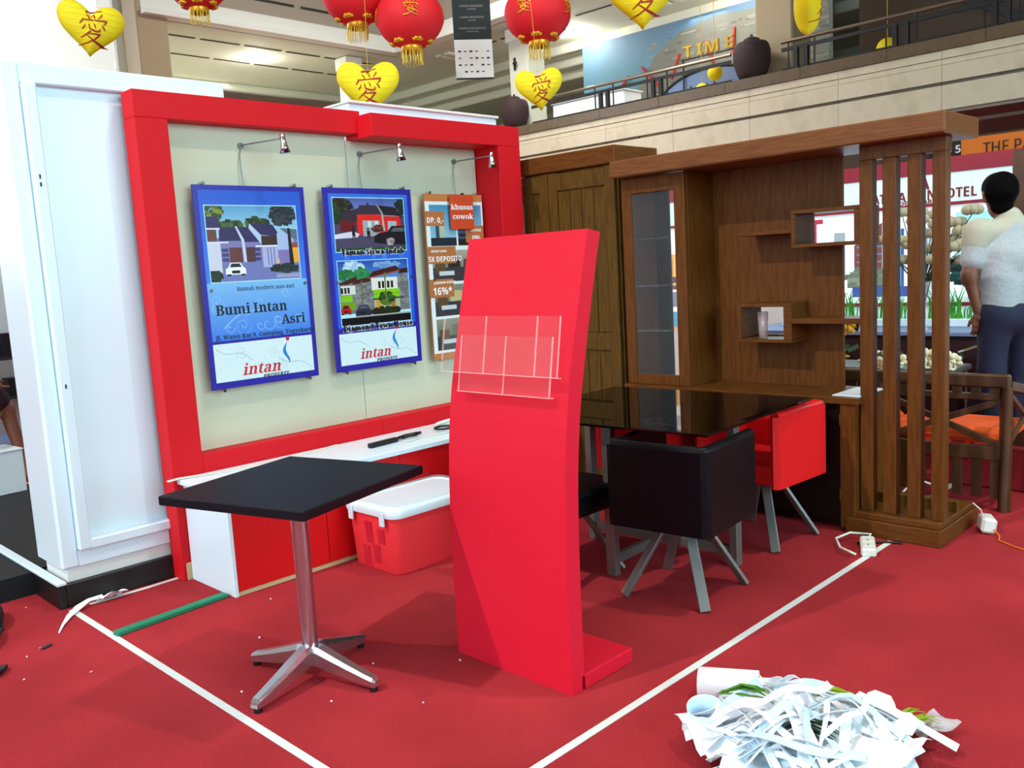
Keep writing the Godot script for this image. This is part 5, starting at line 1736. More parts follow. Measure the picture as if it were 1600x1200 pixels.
	tube(st, [Vector3(-0.06, 0.03, 0.02), Vector3(-0.09, 0.006, 0.04), Vector3(-0.16, 0.005, 0.02), Vector3(-0.24, 0.005, 0.06), Vector3(-0.33, 0.005, 0.12)], 0.004, 6)
	obj("orange_wire", st, M.wire_orange, t)
	st = ns()
	tube(st, [Vector3(-0.02, 0.08, -0.02), Vector3(-0.05, 0.13, -0.04), Vector3(-0.07, 0.17, -0.08)], 0.004, 6)
	obj("white_wire", st, M.plastic_white, t)
	st = ns()
	var arc := []
	for i in 13: arc.append(Vector3(5.02 + 0.30 * i / 12.0, 0.01 + 0.13 * sin(PI * i / 12.0), -2.0 + 0.22 * i / 12.0))
	tube(st, arc, 0.006, 8)
	tag(obj("white_cable", st, M.plastic_white), "white cable arching off the carpet behind the slatted screen", "cable")

func wavy_sheet(c: Vector3, a: Vector3, b: Vector3, amp: float, n := 7) -> SurfaceTool:   # a crumpled sheet of paper with thickness
	var st := ns(true)
	var top := []
	var ph := rng.randf() * 9.0
	for i in n + 1:
		var row := []
		for j in n + 1:
			var u := i / float(n) - 0.5
			var v := j / float(n) - 0.5
			row.append(c + a * u + b * v + Vector3(0, amp * (sin(u * 7.0 + ph) * cos(v * 6.0 + ph * 1.7) + 0.45 * rng.randf_range(-1, 1)), 0))
		top.append(row)
	for i in n:
		for j in n:
			for s in [0.0, -0.0015]:
				var o := Vector3(0, s, 0)
				poly(st, [top[i][j] + o, top[i + 1][j] + o, top[i + 1][j + 1] + o], Vector3(0, 1.0 if s == 0.0 else -1.0, 0))
				poly(st, [top[i][j] + o, top[i + 1][j + 1] + o, top[i][j + 1] + o], Vector3(0, 1.0 if s == 0.0 else -1.0, 0))
	return st

func scrap_heap() -> void:
	var c := Vector3(2.35, 0, -1.21)
	# under-layer of crumpled sheets
	for k in 13:
		var a := TAU * k / 8.0
		var r := 0.19 if k < 8 else 0.09
		var at := c + Vector3(cos(a) * r, 0.045 + 0.02 * (k % 3), sin(a) * r)
		var th := rng.randf() * 3.0
		var st := wavy_sheet(at, Vector3(cos(th), 0.05, sin(th)) * rng.randf_range(0.24, 0.32), Vector3(-sin(th), 0.08, cos(th)) * rng.randf_range(0.2, 0.28), 0.028, 9)
		tag(obj("crumpled_sheet", st, M.paper if k % 3 else M.paper_blue), "crumpled white paper sheet in the scrap heap on the carpet" if k % 3 else "crumpled pale blue tinted sheet in the scrap heap", "paper sheet", "white crumpled sheets in the heap" if k % 3 else "bluish crumpled sheets in the heap")
	for k in 46:
		var a := rng.randf() * TAU
		var r := 0.30 * sqrt(rng.randf())
		var mid := c + Vector3(cos(a) * r, 0, sin(a) * r)
		var dir := rng.randf() * TAU
		var bend := rng.randf_range(-1.6, 1.6)
		var l := rng.randf_range(0.22, 0.45)
		var base := 0.075 + 0.07 * (1.0 - r / 0.30) + 0.03 * rng.randf()
		var pts := []
		var ups := []
		var pos := mid - Vector3(cos(dir), 0, sin(dir)) * l * 0.5
		var roll := rng.randf_range(-0.6, 0.6)
		for i in 12:
			var t := i / 11.0
			var d := dir + bend * (t - 0.5)
			var far := Vector2(pos.x - c.x, pos.z - c.z).length()
			var y := maxf(0.006, (base + 0.035 * sin(PI * t) + 0.012 * sin(t * 9.0 + k)) * clampf(1.45 - far / 0.33, 0.08, 1.0))
			var q := Vector3(pos.x - c.x, 0, pos.z - c.z) * minf(1.0, 0.34 / maxf(far, 0.01))
			pts.append(Vector3(c.x + q.x, y, c.z + q.z))
			ups.append(Vector3(sin(roll + t * 1.2) * -sin(d), 1.0, sin(roll + t * 1.2) * cos(d)).normalized())
			pos += Vector3(cos(d), 0, sin(d)) * l / 11.0
		var st := ns()
		strip(st, pts, ups, rng.randf_range(0.018, 0.038), 0.0008)
		tag(obj("paper_ribbon", st, M.paper if k % 5 else M.paper_blue), "curling white paper ribbon in the scrap heap on the carpet" if k % 5 else "pale blue tinted paper ribbon curling in the scrap heap", "paper ribbon", "white paper ribbons in the heap" if k % 5 else "bluish paper ribbons in the heap")
	# a roll, a foam cube, leaves, wrap
	var t := thing("paper_roll", "thick white paper roll with a brown core at the top of the heap", "paper roll", Vector3(2.505, 0.052, -1.545))
	var ax := Basis(Vector3(0.42, 0.03, 0.90).normalized(), Vector3.UP, Vector3(-0.90, 0, 0.42).normalized())
	var st := ns(true)
	lathe(st, [Vector2(0.030, -0.10), Vector2(0.050, -0.10), Vector2(0.050, 0.10), Vector2(0.030, 0.10), Vector2(0.030, -0.10)], 28, Transform3D(Basis(ax.z, ax.x, ax.y), Vector3.ZERO), true)
	obj("wound_paper", st, M.paper, t)
	st = ns(true)
	lathe(st, [Vector2(0.026, -0.101), Vector2(0.031, -0.101), Vector2(0.031, 0.102), Vector2(0.026, 0.102), Vector2(0.026, -0.101)], 24, Transform3D(Basis(ax.z, ax.x, ax.y), Vector3.ZERO), true)
	obj("cardboard_core", st, M.cardboard, t)
	st = ns()
	bx(st, Vector3(2.60, 0.075, -1.07), Vector3(0.10, 0.085, 0.085), Basis(Vector3.UP, 0.5) * Basis(Vector3.RIGHT, 0.35), 0.018)
	tag(obj("foam_block", st, M.foam), "rounded white foam block on the right side of the heap", "foam block")
	t = thing("paper_cup", "white open paper tube lying at the left side of the heap", "paper tube", Vector3(2.23, 0.062, -1.46))
	st = ns(true)
	lathe(st, [Vector2(0.050, -0.05), Vector2(0.058, 0.055), Vector2(0.055, 0.055), Vector2(0.047, -0.05), Vector2(0.050, -0.05)], 24, Transform3D(Basis(Vector3(0, 0, 1), 0.22) * Basis(Vector3.RIGHT, 0.15), Vector3.ZERO), true)
	obj("tube_wall", st, M.paper_blue, t)
	var leaves := [["bunch of green leaf strips at the upper left of the heap", Vector3(2.31, 0.135, -1.38), Vector3(0.05, 0, 0.1), M.leaf, 9], ["lime green fern fronds sticking out beneath the foam block", Vector3(2.60, 0.05, -0.98), Vector3(0.13, 0, 0.03), M.leaf_lime, 12], ["olive green stalks along the top of the heap by the twig", Vector3(2.58, 0.07, -1.22), Vector3(0.07, 0.0, 0.10), M.leaf_lime, 8], ["dark green leaves buried in the middle of the heap", Vector3(2.33, 0.10, -1.16), Vector3(0.05, 0, 0.12), M.leaf_dark, 7]]
	for q in leaves:
		t = thing("leaf_bunch", q[0], "leaves", q[1])
		for k in q[4]:
			st = ns()
			var d: Vector3 = (q[2] as Vector3).rotated(Vector3.UP, rng.randf_range(-0.35, 0.35)) * rng.randf_range(0.8, 1.3)
			var s := Vector3(d.z, 0, -d.x).normalized() * rng.randf_range(-0.035, 0.035)
			var u := rng.randf_range(0.01, 0.035)
			strip(st, [s - d * 0.5, s * 1.1 + Vector3(0, u, 0), s * 1.5 + d * 0.35 + Vector3(0, u * 0.8, 0), s * 1.8 + d * 0.7 + Vector3(0, 0.0, 0)], [Vector3.UP], [0.005, 0.012, 0.009, 0.002], 0.0006)
			obj("leaf_blade", st, q[3], t)
	st = ns()
	tube(st, [Vector3(2.66, 0.045, -1.30), Vector3(2.62, 0.07, -1.24), Vector3(2.58, 0.08, -1.17)], [0.0015, 0.003, 0.004], 6)
	tag(obj("twig", st, M.twig), "thin pinkish twig poking out of the heap to the upper left", "twig")
	tag(obj("plastic_wrap", wavy_sheet(Vector3(2.69, 0.03, -0.95), Vector3(0.12, 0.02, 0.06), Vector3(-0.05, 0.01, 0.1), 0.014), M.wrap), "crinkled clear plastic wrap at the right tip of the heap", "plastic wrap")
	st = ns()
	strip(st, [Vector3(2.55, 0.13, -1.12), Vector3(2.55, 0.115, -1.02), Vector3(2.59, 0.06, -0.92), Vector3(2.60, 0.03, -0.84)], [Vector3.UP], 0.045, 0.001)
	tag(obj("paper_ribbon", st, M.paper), "wide flat white paper ribbon running down the right edge of the heap", "paper ribbon")

func lanterns() -> void:
	red_lantern("red paper lantern at the upper left, only its gold fringe end showing", Vector3(3.38, 3.72, -6.45), 0.22, 0.2)
	red_lantern("red paper lantern overlapping another, the upper left one of that pair", Vector3(4.19, 3.56, -5.60), 0.245, 0.7)
	red_lantern("red paper lantern in the middle, hanging lower and in front of its neighbour", Vector3(4.38, 3.34, -5.22), 0.245, -0.65)
	red_lantern("red paper lantern by the pale column right of the hanging banner", Vector3(5.12, 3.35, -4.63), 0.245, -1.25)
	heart_lantern("yellow heart lantern at the far upper left above the white partition", Vector3(2.70, 3.36, -6.78), 0.45, deg_to_rad(-15.0), 0.1, -0.12)
	heart_lantern("yellow heart lantern over the top rail of the red poster frame", Vector3(4.05, 2.83, -5.34), 0.45, deg_to_rad(-40.0), 0.1, -0.03)
	heart_lantern("small yellow heart lantern beside the right end of the red frame", Vector3(4.90, 2.75, -4.45), 0.35, deg_to_rad(-38.0), 0.1, 0.08)
	heart_lantern("big yellow heart lantern cut off by the top of the photo right of centre", Vector3(5.50, 3.36, -3.96), 0.52, deg_to_rad(-45.0), 0.1, 0.02)
	heart_lantern("yellow heart lantern seen edge on in front of the right balcony", Vector3(6.33, 3.24, -3.11), 0.48, deg_to_rad(28.0), 0.0, 0.05)
	# printed banner
	var t := thing("hanging_banner", "narrow hanging banner of black over white with rows of small print", "banner", Vector3(5.39, 3.08, -5.62), deg_to_rad(-37.0))
	var st := ns()
	bb(st, Vector3(-0.16, 0.33, -0.004), Vector3(0.16, 1.9, 0.004), 0.001)
	obj("black_cloth", st, M.black, t)
	st = ns()
	bb(st, Vector3(-0.16, 0.02, -0.004), Vector3(0.16, 0.33, 0.004), 0.001)
	obj("white_cloth", st, M.white_matte, t)
	st = ns()
	bx(st, Vector3(0, 0.014, 0), Vector3(0.32, 0.014, 0.014))
	obj("bottom_bar", st, M.dark_grey, t)
	var rows := [["JUMAT PEMBUKAAN", 0.69, 0.022], ["18.00 WIB", 0.665, 0.015], ["KONTES BANDENG", 0.60, 0.022], ["16.00 WIB", 0.575, 0.015], ["LOMBA MEWARNAI", 0.51, 0.022], ["10.00 WIB", 0.485, 0.015], ["CHINESE PERFORMANCE", 0.42, 0.020], ["LIVE ON STAGE", 0.395, 0.014]]
	for r in rows: obj("lettering", words(r[0], r[2], "Droid Sans", 700, 0.001), M.ink_pale, t, Vector3(0.0, r[1], 0.005))
	st = ns()
	for i in 6:
		for j in 4:
			if (i + j * 2) % 5 != 0: bx(st, Vector3(-0.12 + i * 0.048, 0.07 + j * 0.055, 0.0045), Vector3(0.024, 0.008 + 0.006 * ((i + j) % 2), 0.001), Basis(), 0)
	obj("sponsor_marks", st, M.dark_grey, t).set_meta("kind", "stuff")

func benches() -> void:
	var t := thing("wooden_bench", "dark wooden bench with cross braced back and orange seat cushions behind the screen", "bench", Vector3(5.3, 0, -1.48), 0.0)
	var m: Material = M.bench_wood
	var st := ns()
	bb(st, Vector3(-0.025, 0.69, -1.45), Vector3(0.025, 0.765, 0.02), 0.01)
	obj("top_rail", st, m, t)
	st = ns()
	bb(st, Vector3(-0.02, 0.62, -1.42), Vector3(0.02, 0.655, -0.03), 0.004)
	obj("middle_rail", st, m, t)
	for k in 14:
		st = ns()
		bb(st, Vector3(-0.012, 0.655, -1.38 + k * 0.1), Vector3(0.012, 0.69, -1.33 + k * 0.1), 0.002)
		obj("slat", st, m, t)
	for z in [-1.42, -0.70, 0.0]:
		st = ns()
		tube(st, [Vector3(-0.02, 0.0, z), Vector3(0.0, 0.35, z), Vector3(-0.005, 0.70, z)], 0.034, 4)
		obj("leg", st, m, t)
		st = ns()
		tube(st, [Vector3(0.46, 0.0, z), Vector3(0.46, 0.40, z)], 0.03, 4)
		obj("leg", st, m, t)
	for z in [-1.06, -0.35]:
		st = ns()
		bar(st, Vector3(0, 0.36, z - 0.33), Vector3(0, 0.62, z + 0.33), 0.035, 0.025, Vector3.UP)
		obj("cross_brace", st, m, t)
		st = ns()
		bar(st, Vector3(0.003, 0.62, z - 0.33), Vector3(0.003, 0.36, z + 0.33), 0.035, 0.025, Vector3.UP)
		obj("cross_brace", st, m, t)
	st = ns()
	bb(st, Vector3(-0.01, 0.28, -1.42), Vector3(0.02, 0.36, 0.0), 0.004)
	bb(st, Vector3(0.44, 0.28, -1.42), Vector3(0.48, 0.36, 0.0), 0.004)
	obj("seat_rail", st, m, t)
	for k in 14:
		st = ns()
		bb(st, Vector3(0.0, 0.06, -1.38 + k * 0.1), Vector3(0.015, 0.28, -1.325 + k * 0.1), 0.002)
		obj("lower_slat", st, m, t)
	st = ns()
	bar(st, Vector3(0.02, 0.70, 0.0), Vector3(0.62, 0.58, 0.0), 0.05, 0.06, Vector3.UP)
	bar(st, Vector3(0.60, 0.40, 0.0), Vector3(0.61, 0.60, 0.0), 0.05, 0.05)
	obj("arm_rest", st, m, t)
	st = ns()
	bar(st, Vector3(0.03, 0.36, 0.0), Vector3(0.58, 0.58, 0.0), 0.03, 0.02, Vector3.UP)
	bar(st, Vector3(0.03, 0.66, 0.003), Vector3(0.58, 0.36, 0.003), 0.03, 0.02, Vector3.UP)
	obj("side_brace", st, m, t)
	for k in 2:
		st = ns()
		bb(st, Vector3(5.335, 0.362, -2.86 + k * 0.70), Vector3(5.78, 0.45, -2.20 + k * 0.70), 0.03)
		tag(obj("seat_cushion", st, M.cushion), ["orange seat cushion on the left half of the wooden bench", "orange seat cushion on the right half of the wooden bench"][k], "cushion", "orange bench cushions")
		st = ns()
		bb(st, Vector3(5.335, 0.25, -2.80 + k * 0.78), Vector3(5.42, 0.361, -2.45 + k * 0.78), 0.02)
		obj("cushion_skirt", st, M.cushion_red, t, Vector3(-5.3, 0, 1.48))
	# dark side table beyond with odds and ends
	t = thing("coffee_table", "low dark table behind the bench holding flowers and papers", "table", Vector3(6.02, 0, -2.45))
	st = ns()
	bb(st, Vector3(-0.2, 0.66, -0.75), Vector3(0.22, 0.70, 0.50), 0.01)
	obj("table_top", st, M.dark_maroon, t)
	for q in [[-0.16, -0.7], [-0.16, 0.45], [0.18, -0.7], [0.18, 0.45]]:
		st = ns()
		bar(st, Vector3(q[0], 0.0, q[1]), Vector3(q[0], 0.66, q[1]), 0.05, 0.05)
		obj("leg", st, M.dark_maroon, t)
	var fl := [["cluster of yellow artificial flowers seen left of the first screen slat", Vector3(5.86, 0.79, -2.72), M.petal_yellow, 5, 0.065], ["upright yellow bloom above the yellow cluster", Vector3(5.88, 0.97, -2.66), M.petal_yellow, 4, 0.06], ["bunch of cream flowers lying behind the screen slats", Vector3(5.90, 0.745, -2.38), M.petal, 11, 0.062], ["bunch of white flowers lying right of the last screen slat", Vector3(5.94, 0.735, -2.08), M.petal, 12, 0.058]]
	for q in fl:
		t = thing("flower_bunch", q[0], "flowers", q[1])
		for k in q[3]:
			st = ns(true)
			var at := Vector3(rng.randf_range(-0.06, 0.06), rng.randf_range(-0.03, 0.06), rng.randf_range(-0.15, 0.15) * (1.0 if q[3] > 5 else 0.35))
			for j in 6:
				var a: float = TAU * j / 6.0 + k
				var d := Vector3(-0.35, sin(a), cos(a)).normalized()
				ball(st, at + d * q[4] * 0.55, Vector3(0.25 + 0.6 * absf(d.x), 0.25 + 0.6 * absf(d.y), 0.25 + 0.6 * absf(d.z)) * q[4] * 0.6, 8)
			obj("bloom", st, q[2], t)
		st = ns()
		for k in 4: strip(st, [Vector3(0.02, -0.03, -0.1 + k * 0.06), Vector3(-0.02, 0.02, -0.07 + k * 0.06), Vector3(0.03, 0.05, -0.02 + k * 0.06)], [Vector3.RIGHT], 0.03, 0.001)
		tube(st, [Vector3(0.0, 0.72 - q[1].y, 0.0), Vector3(0.0, 0.0, 0.0)] if q[1].y > 0.9 else [Vector3(0, 0.70 - q[1].y, 0.02), Vector3(0, -0.02, 0.0)], 0.006, 6)
		obj("leaves", st, M.leaf_dark, t)
	for k in 2:
		st = ns()
		bx(st, Vector3(6.0, 0.83 + k * 0.012, -1.88 + k * 0.03), Vector3(0.02, 0.012, 0.17), Basis(Vector3.RIGHT, -0.35))
		tag(obj("paper_strip", st, M.paper if k == 0 else M.leaf_lime), ["slanting white card strip beside the man", "slanting yellow card strip beside the man"][k], "card")

func hotel_booth() -> void:
	var st := ns()
	bb(st, Vector3(5.75, 0.0, -1.95), Vector3(7.55, 0.245, 1.5), 0.01)
	struct("booth_platform", st, M.carpet)
	var t := thing("lightbox_wall", "lit white hotel booth wall with maroon band and the words ATRIA CONDOTEL", "booth wall")
	var lit := mat("lit_white_panel", Color(0.85, 0.94, 0.95), 0.4)
	lit.emission_enabled = true
	lit.emission = Color(0.84, 0.97, 1.0)
	lit.emission_energy_multiplier = 0.42
	st = ns()
	bb(st, Vector3(7.6, 0, -6.0), Vector3(7.8, 2.15, 1.5), 0)
	obj("wall_core", st, M.white_matte, t)
	st = ns()
	bb(st, Vector3(7.54, 2.045, -6.0), Vector3(7.6, 2.165, 1.5), 0.003)
	obj("top_band", st, M.maroon, t)
	st = ns()
	bb(st, Vector3(7.56, 1.815, -6.0), Vector3(7.6, 2.045, 1.5), 0.002)
	obj("sign_panel", st, lit, t)
	st = ns()
	bb(st, Vector3(7.55, 1.79, -6.0), Vector3(7.6, 1.815, 1.5), 0.002)
	obj("red_trim", st, M.maroon, t)
	for q in [["ATRIA CONDOTEL", 0.105, 1.882, -2.75, 0.93], ["YOGYAKARTA", 0.042, 1.832, -2.79, 1.35], ["A", 0.15, 1.98, -2.745, 1.0]]:
		var o := obj("lettering", words(q[0], q[1], "Droid Sans", 700, 0.006, 0.0, q[4]), M.sign_letter, t, Vector3(7.556, q[2], q[3]))
		o.rotation.y = -PI / 2
	# backlit pictures
	var im := Image.create(640, 256, false, Image.FORMAT_RGB8)
	fr(im, 0, 0, 640, 256, Color(0.93, 0.98, 1.0))
	var b := Rect2(0, 0, 640, 256)
	rc(im, b, 0.02, 0.04, 0.05, 0.9, Color(0.72, 0.22, 0.30))
	rc(im, b, 0.04, 0.09, 0.15, 0.85, Color(0.98, 0.99, 1.0))
	rc(im, b, 0.12, 0.2, 0.05, 0.5, Color(0.6, 0.66, 0.68))
	pg(im, b, [V(0.21, 0.80), V(0.21, 0.35), V(0.33, 0.12), V(0.33, 0.8)], Color(0.46, 0.28, 0.28))
	for k in 5: rc(im, b, 0.22, 0.36 + k * 0.08, 0.11, 0.02, Color(0.40, 0.46, 0.56))
	leafy(im, b, 0.26, 0.72, 0.07, 0.13, [Color(0.40, 0.44, 0.38), Color(0.30, 0.34, 0.32), Color(0.50, 0.54, 0.48)])
	rc(im, b, 0.20, 0.80, 0.28, 0.2, Color(0.24, 0.30, 0.60))
	rc(im, b, 0.34, 0.2, 0.08, 0.7, Color(0.24, 0.34, 0.60))
	for k in 3: rc(im, b, 0.35 + k * 0.025, 0.2, 0.008, 0.6, Color(0.50, 0.70, 0.86))
	rc(im, b, 0.46, 0.2, 0.1, 0.7, Color(0.70, 0.78, 0.82))
	for k in 3: rc(im, b, 0.47 + k * 0.03, 0.22, 0.012, 0.62, Color(0.44, 0.50, 0.54))
	grad(im, 0.62 * 640, 20, 0.3 * 640, 150, Color(0.60, 0.88, 0.92), Color(0.80, 0.95, 0.95))
	leafy(im, b, 0.68, 0.66, 0.07, 0.16, [Color(0.06, 0.22, 0.22), Color(0.10, 0.30, 0.28), Color(0.04, 0.14, 0.16)], 120)
	rc(im, b, 0.765, 0.08, 0.006, 0.85, Color(0.2, 0.24, 0.26))
	rc(im, b, 0.80, 0.66, 0.12, 0.2, Color(0.66, 0.70, 0.62))
	print_quad("lit_picture_panel", im, Vector3(7.59, 1.79, -3.75), Vector3(7.59, 1.79, -1.75), Vector3(7.59, 1.0, -1.75), Vector3(7.59, 1.0, -3.75), t, 0.3, 0.6)
	im = Image.create(256, 256, false, Image.FORMAT_RGB8)
	fr(im, 0, 0, 256, 256, Color(0.97, 0.96, 0.92))
	b = Rect2(0, 0, 256, 256)
	rc(im, b, 0.0, 0.40, 1, 0.18, Color(0.80, 0.56, 0.28))
	for k in 12: rc(im, b, k * 0.085, 0.40, 0.02, 0.18, Color(0.92, 0.78, 0.52))
	rc(im, b, 0.0, 0.58, 1, 0.1, Color(0.36, 0.30, 0.30))
	rc(im, b, 0.0, 0.70, 1, 0.12, Color(0.50, 0.52, 0.62))
	rc(im, b, 0.0, 0.86, 1, 0.14, Color(0.30, 0.62, 0.74))
	print_quad("lit_picture_panel", im, Vector3(7.585, 2.03, -5.7), Vector3(7.585, 2.03, -4.7), Vector3(7.585, 0.78, -4.7), Vector3(7.585, 0.78, -5.7), t, 0.3, 0.65)
	area("booth_wall_glow", Vector3(7.5, 1.5, -3.0), Vector3(-1, 0, 0), Vector2(3.5, 1.0), Color(0.86, 0.97, 1.0), 2.2)
	# counter with a lit strip and a grass planter
	t = thing("booth_counter", "dark maroon hotel counter with a lit white strip along its back", "counter")
	st = ns()
	bb(st, Vector3(6.75, 0.0, -3.9), Vector3(7.5, 0.83, -2.04), 0.006)
	obj("counter_body", st, M.dark_maroon, t)
	st = ns()
	bb(st, Vector3(6.70, 0.83, -3.95), Vector3(7.5, 0.86, -2.03), 0.004)
	obj("counter_top", st, M.planter_blue, t)
	st = ns()
	bb(st, Vector3(7.44, 0.86, -3.9), Vector3(7.5, 1.0, -2.05), 0.002)
	obj("light_panel", st, lit, t)
	st = ns()
	bb(st, Vector3(7.40, 1.0, -3.9), Vector3(7.5, 1.03, -2.05), 0.002)
	obj("red_ledge", st, M.maroon, t)
	st = ns()
	bb(st, Vector3(7.42, 1.03, -3.9), Vector3(7.5, 1.075, -2.05), 0.002)
	obj("light_strip", st, lit, t)
	t = thing("grass_planter", "white planter of bright green grass on the hotel counter", "planter", Vector3(7.2, 0.86, -3.0))
	st = ns()
	bx(st, Vector3(0, 0.03, 0), Vector3(0.14, 0.06, 1.55), Basis(), 0.006)
	obj("trough", st, M.white_gloss, t)
	st = ns()
	for k in 150:
		var z := rng.randf_range(-0.75, 0.75)
		var h := rng.randf_range(0.10, 0.28)
		var x := rng.randf_range(-0.05, 0.05)
		strip(st, [Vector3(x, 0.05, z), Vector3(x, 0.05 + h * 0.6, z + rng.randf_range(-0.02, 0.02)), Vector3(x, 0.05 + h, z + rng.randf_range(-0.06, 0.06))], [Vector3.RIGHT], [0.012, 0.01, 0.002], 0.0008)
	obj("grass_blades", st, M.grass, t).set_meta("kind", "stuff")
	# tall flowers
	t = thing("flower_vase", "glass vase of tall white lilies on the hotel counter behind the screen slats", "vase", Vector3(6.86, 0.86, -2.50))
	st = ns(true)
	lathe(st, [Vector2(0, 0.0), Vector2(0.05, 0.0), Vector2(0.02, 0.05), Vector2(0.05, 0.14), Vector2(0.035, 0.26), Vector2(0.06, 0.36), Vector2(0.055, 0.36), Vector2(0.03, 0.26), Vector2(0, 0.14)], 20)
	obj("vase_body", st, M.acrylic_edge, t)
	st = ns()
	var heads := []
	for k in 22:
		var a := rng.randf() * TAU
		var tip := Vector3(cos(a) * rng.randf_range(0.05, 0.3), rng.randf_range(0.48, 0.86), sin(a) * rng.randf_range(0.08, 0.40))
		heads.append(tip)
		tube(st, [Vector3(0, 0.1, 0), Vector3(tip.x * 0.2, 0.4, tip.z * 0.2), tip], 0.0035, 5)
		strip(st, [Vector3(tip.x * 0.2, 0.36, tip.z * 0.2), Vector3(tip.x * 0.6 + 0.03, 0.5, tip.z * 0.6), Vector3(tip.x * 0.9 + 0.05, 0.52, tip.z * 0.9 + 0.04)], [Vector3.RIGHT], [0.006, 0.014, 0.003], 0.001)
	obj("stems", st, M.leaf_dark, t)
	for h in heads:
		st = ns(true)
		for j in 6:
			var a := TAU * j / 6.0
			var d := Vector3(sin(a) * 0.8, 0.7, cos(a)).normalized()
			ball(st, h + d * 0.045, Vector3(0.022 + 0.022 * absf(d.x), 0.030 + 0.012 * absf(d.y), 0.022 + 0.026 * absf(d.z)), 8)
		obj("lily_bloom", st, M.orchid, t)
	# shop signs further away
	t = thing("shop_sign", "orange shop sign reading THE PALACE beyond the hotel booth", "sign", Vector3(14.0, 2.78, -3.55), -PI / 2)
	st = ns()
	bx(st, Vector3(0, 0, 0), Vector3(2.0, 0.36, 0.08))
	obj("sign_board", st, M.sign_orange, t)
	obj("lettering", words("THE PALACE", 0.23, "Droid Sans", 400, 0.01, 0.0, 0.85), M.dark_maroon, t, Vector3(-0.18, 0.0, 0.045))
	t = thing("shop_sign", "small black shop sign left of the orange one", "sign", Vector3(14.0, 2.78, -4.78), -PI / 2)
	st = ns()
	bx(st, Vector3.ZERO, Vector3(0.44, 0.36, 0.08))
	obj("sign_board", st, M.black, t)
	obj("lettering", words("NO 5", 0.15, "Droid Sans", 700, 0.01), M.ink_white, t, Vector3(0.06, 0.04, 0.045))
	t = thing("shop_wall", "brown shop wall carrying the orange and black signs", "wall")
	st = ns()
	bb(st, Vector3(14.05, 0, -6.5), Vector3(14.25, 3.0, 2.0), 0.01)
	obj("wall_panel", st, M.handrail, t)
	t = thing("wooden_post", "dark brown wooden post behind the man's head at the right edge", "post", Vector3(7.3, 0, -1.96))
	st = ns()
	bb(st, Vector3(-0.06, 0.245, -0.05), Vector3(0.06, 2.13, 0.3), 0.006)
	obj("post_shaft", st, M.bench_wood, t)
	st = ns()
	bb(st, Vector3(-0.08, 0.245, -0.07), Vector3(0.08, 0.32, 0.32), 0.006)
	obj("post_foot", st, M.bench_wood, t)

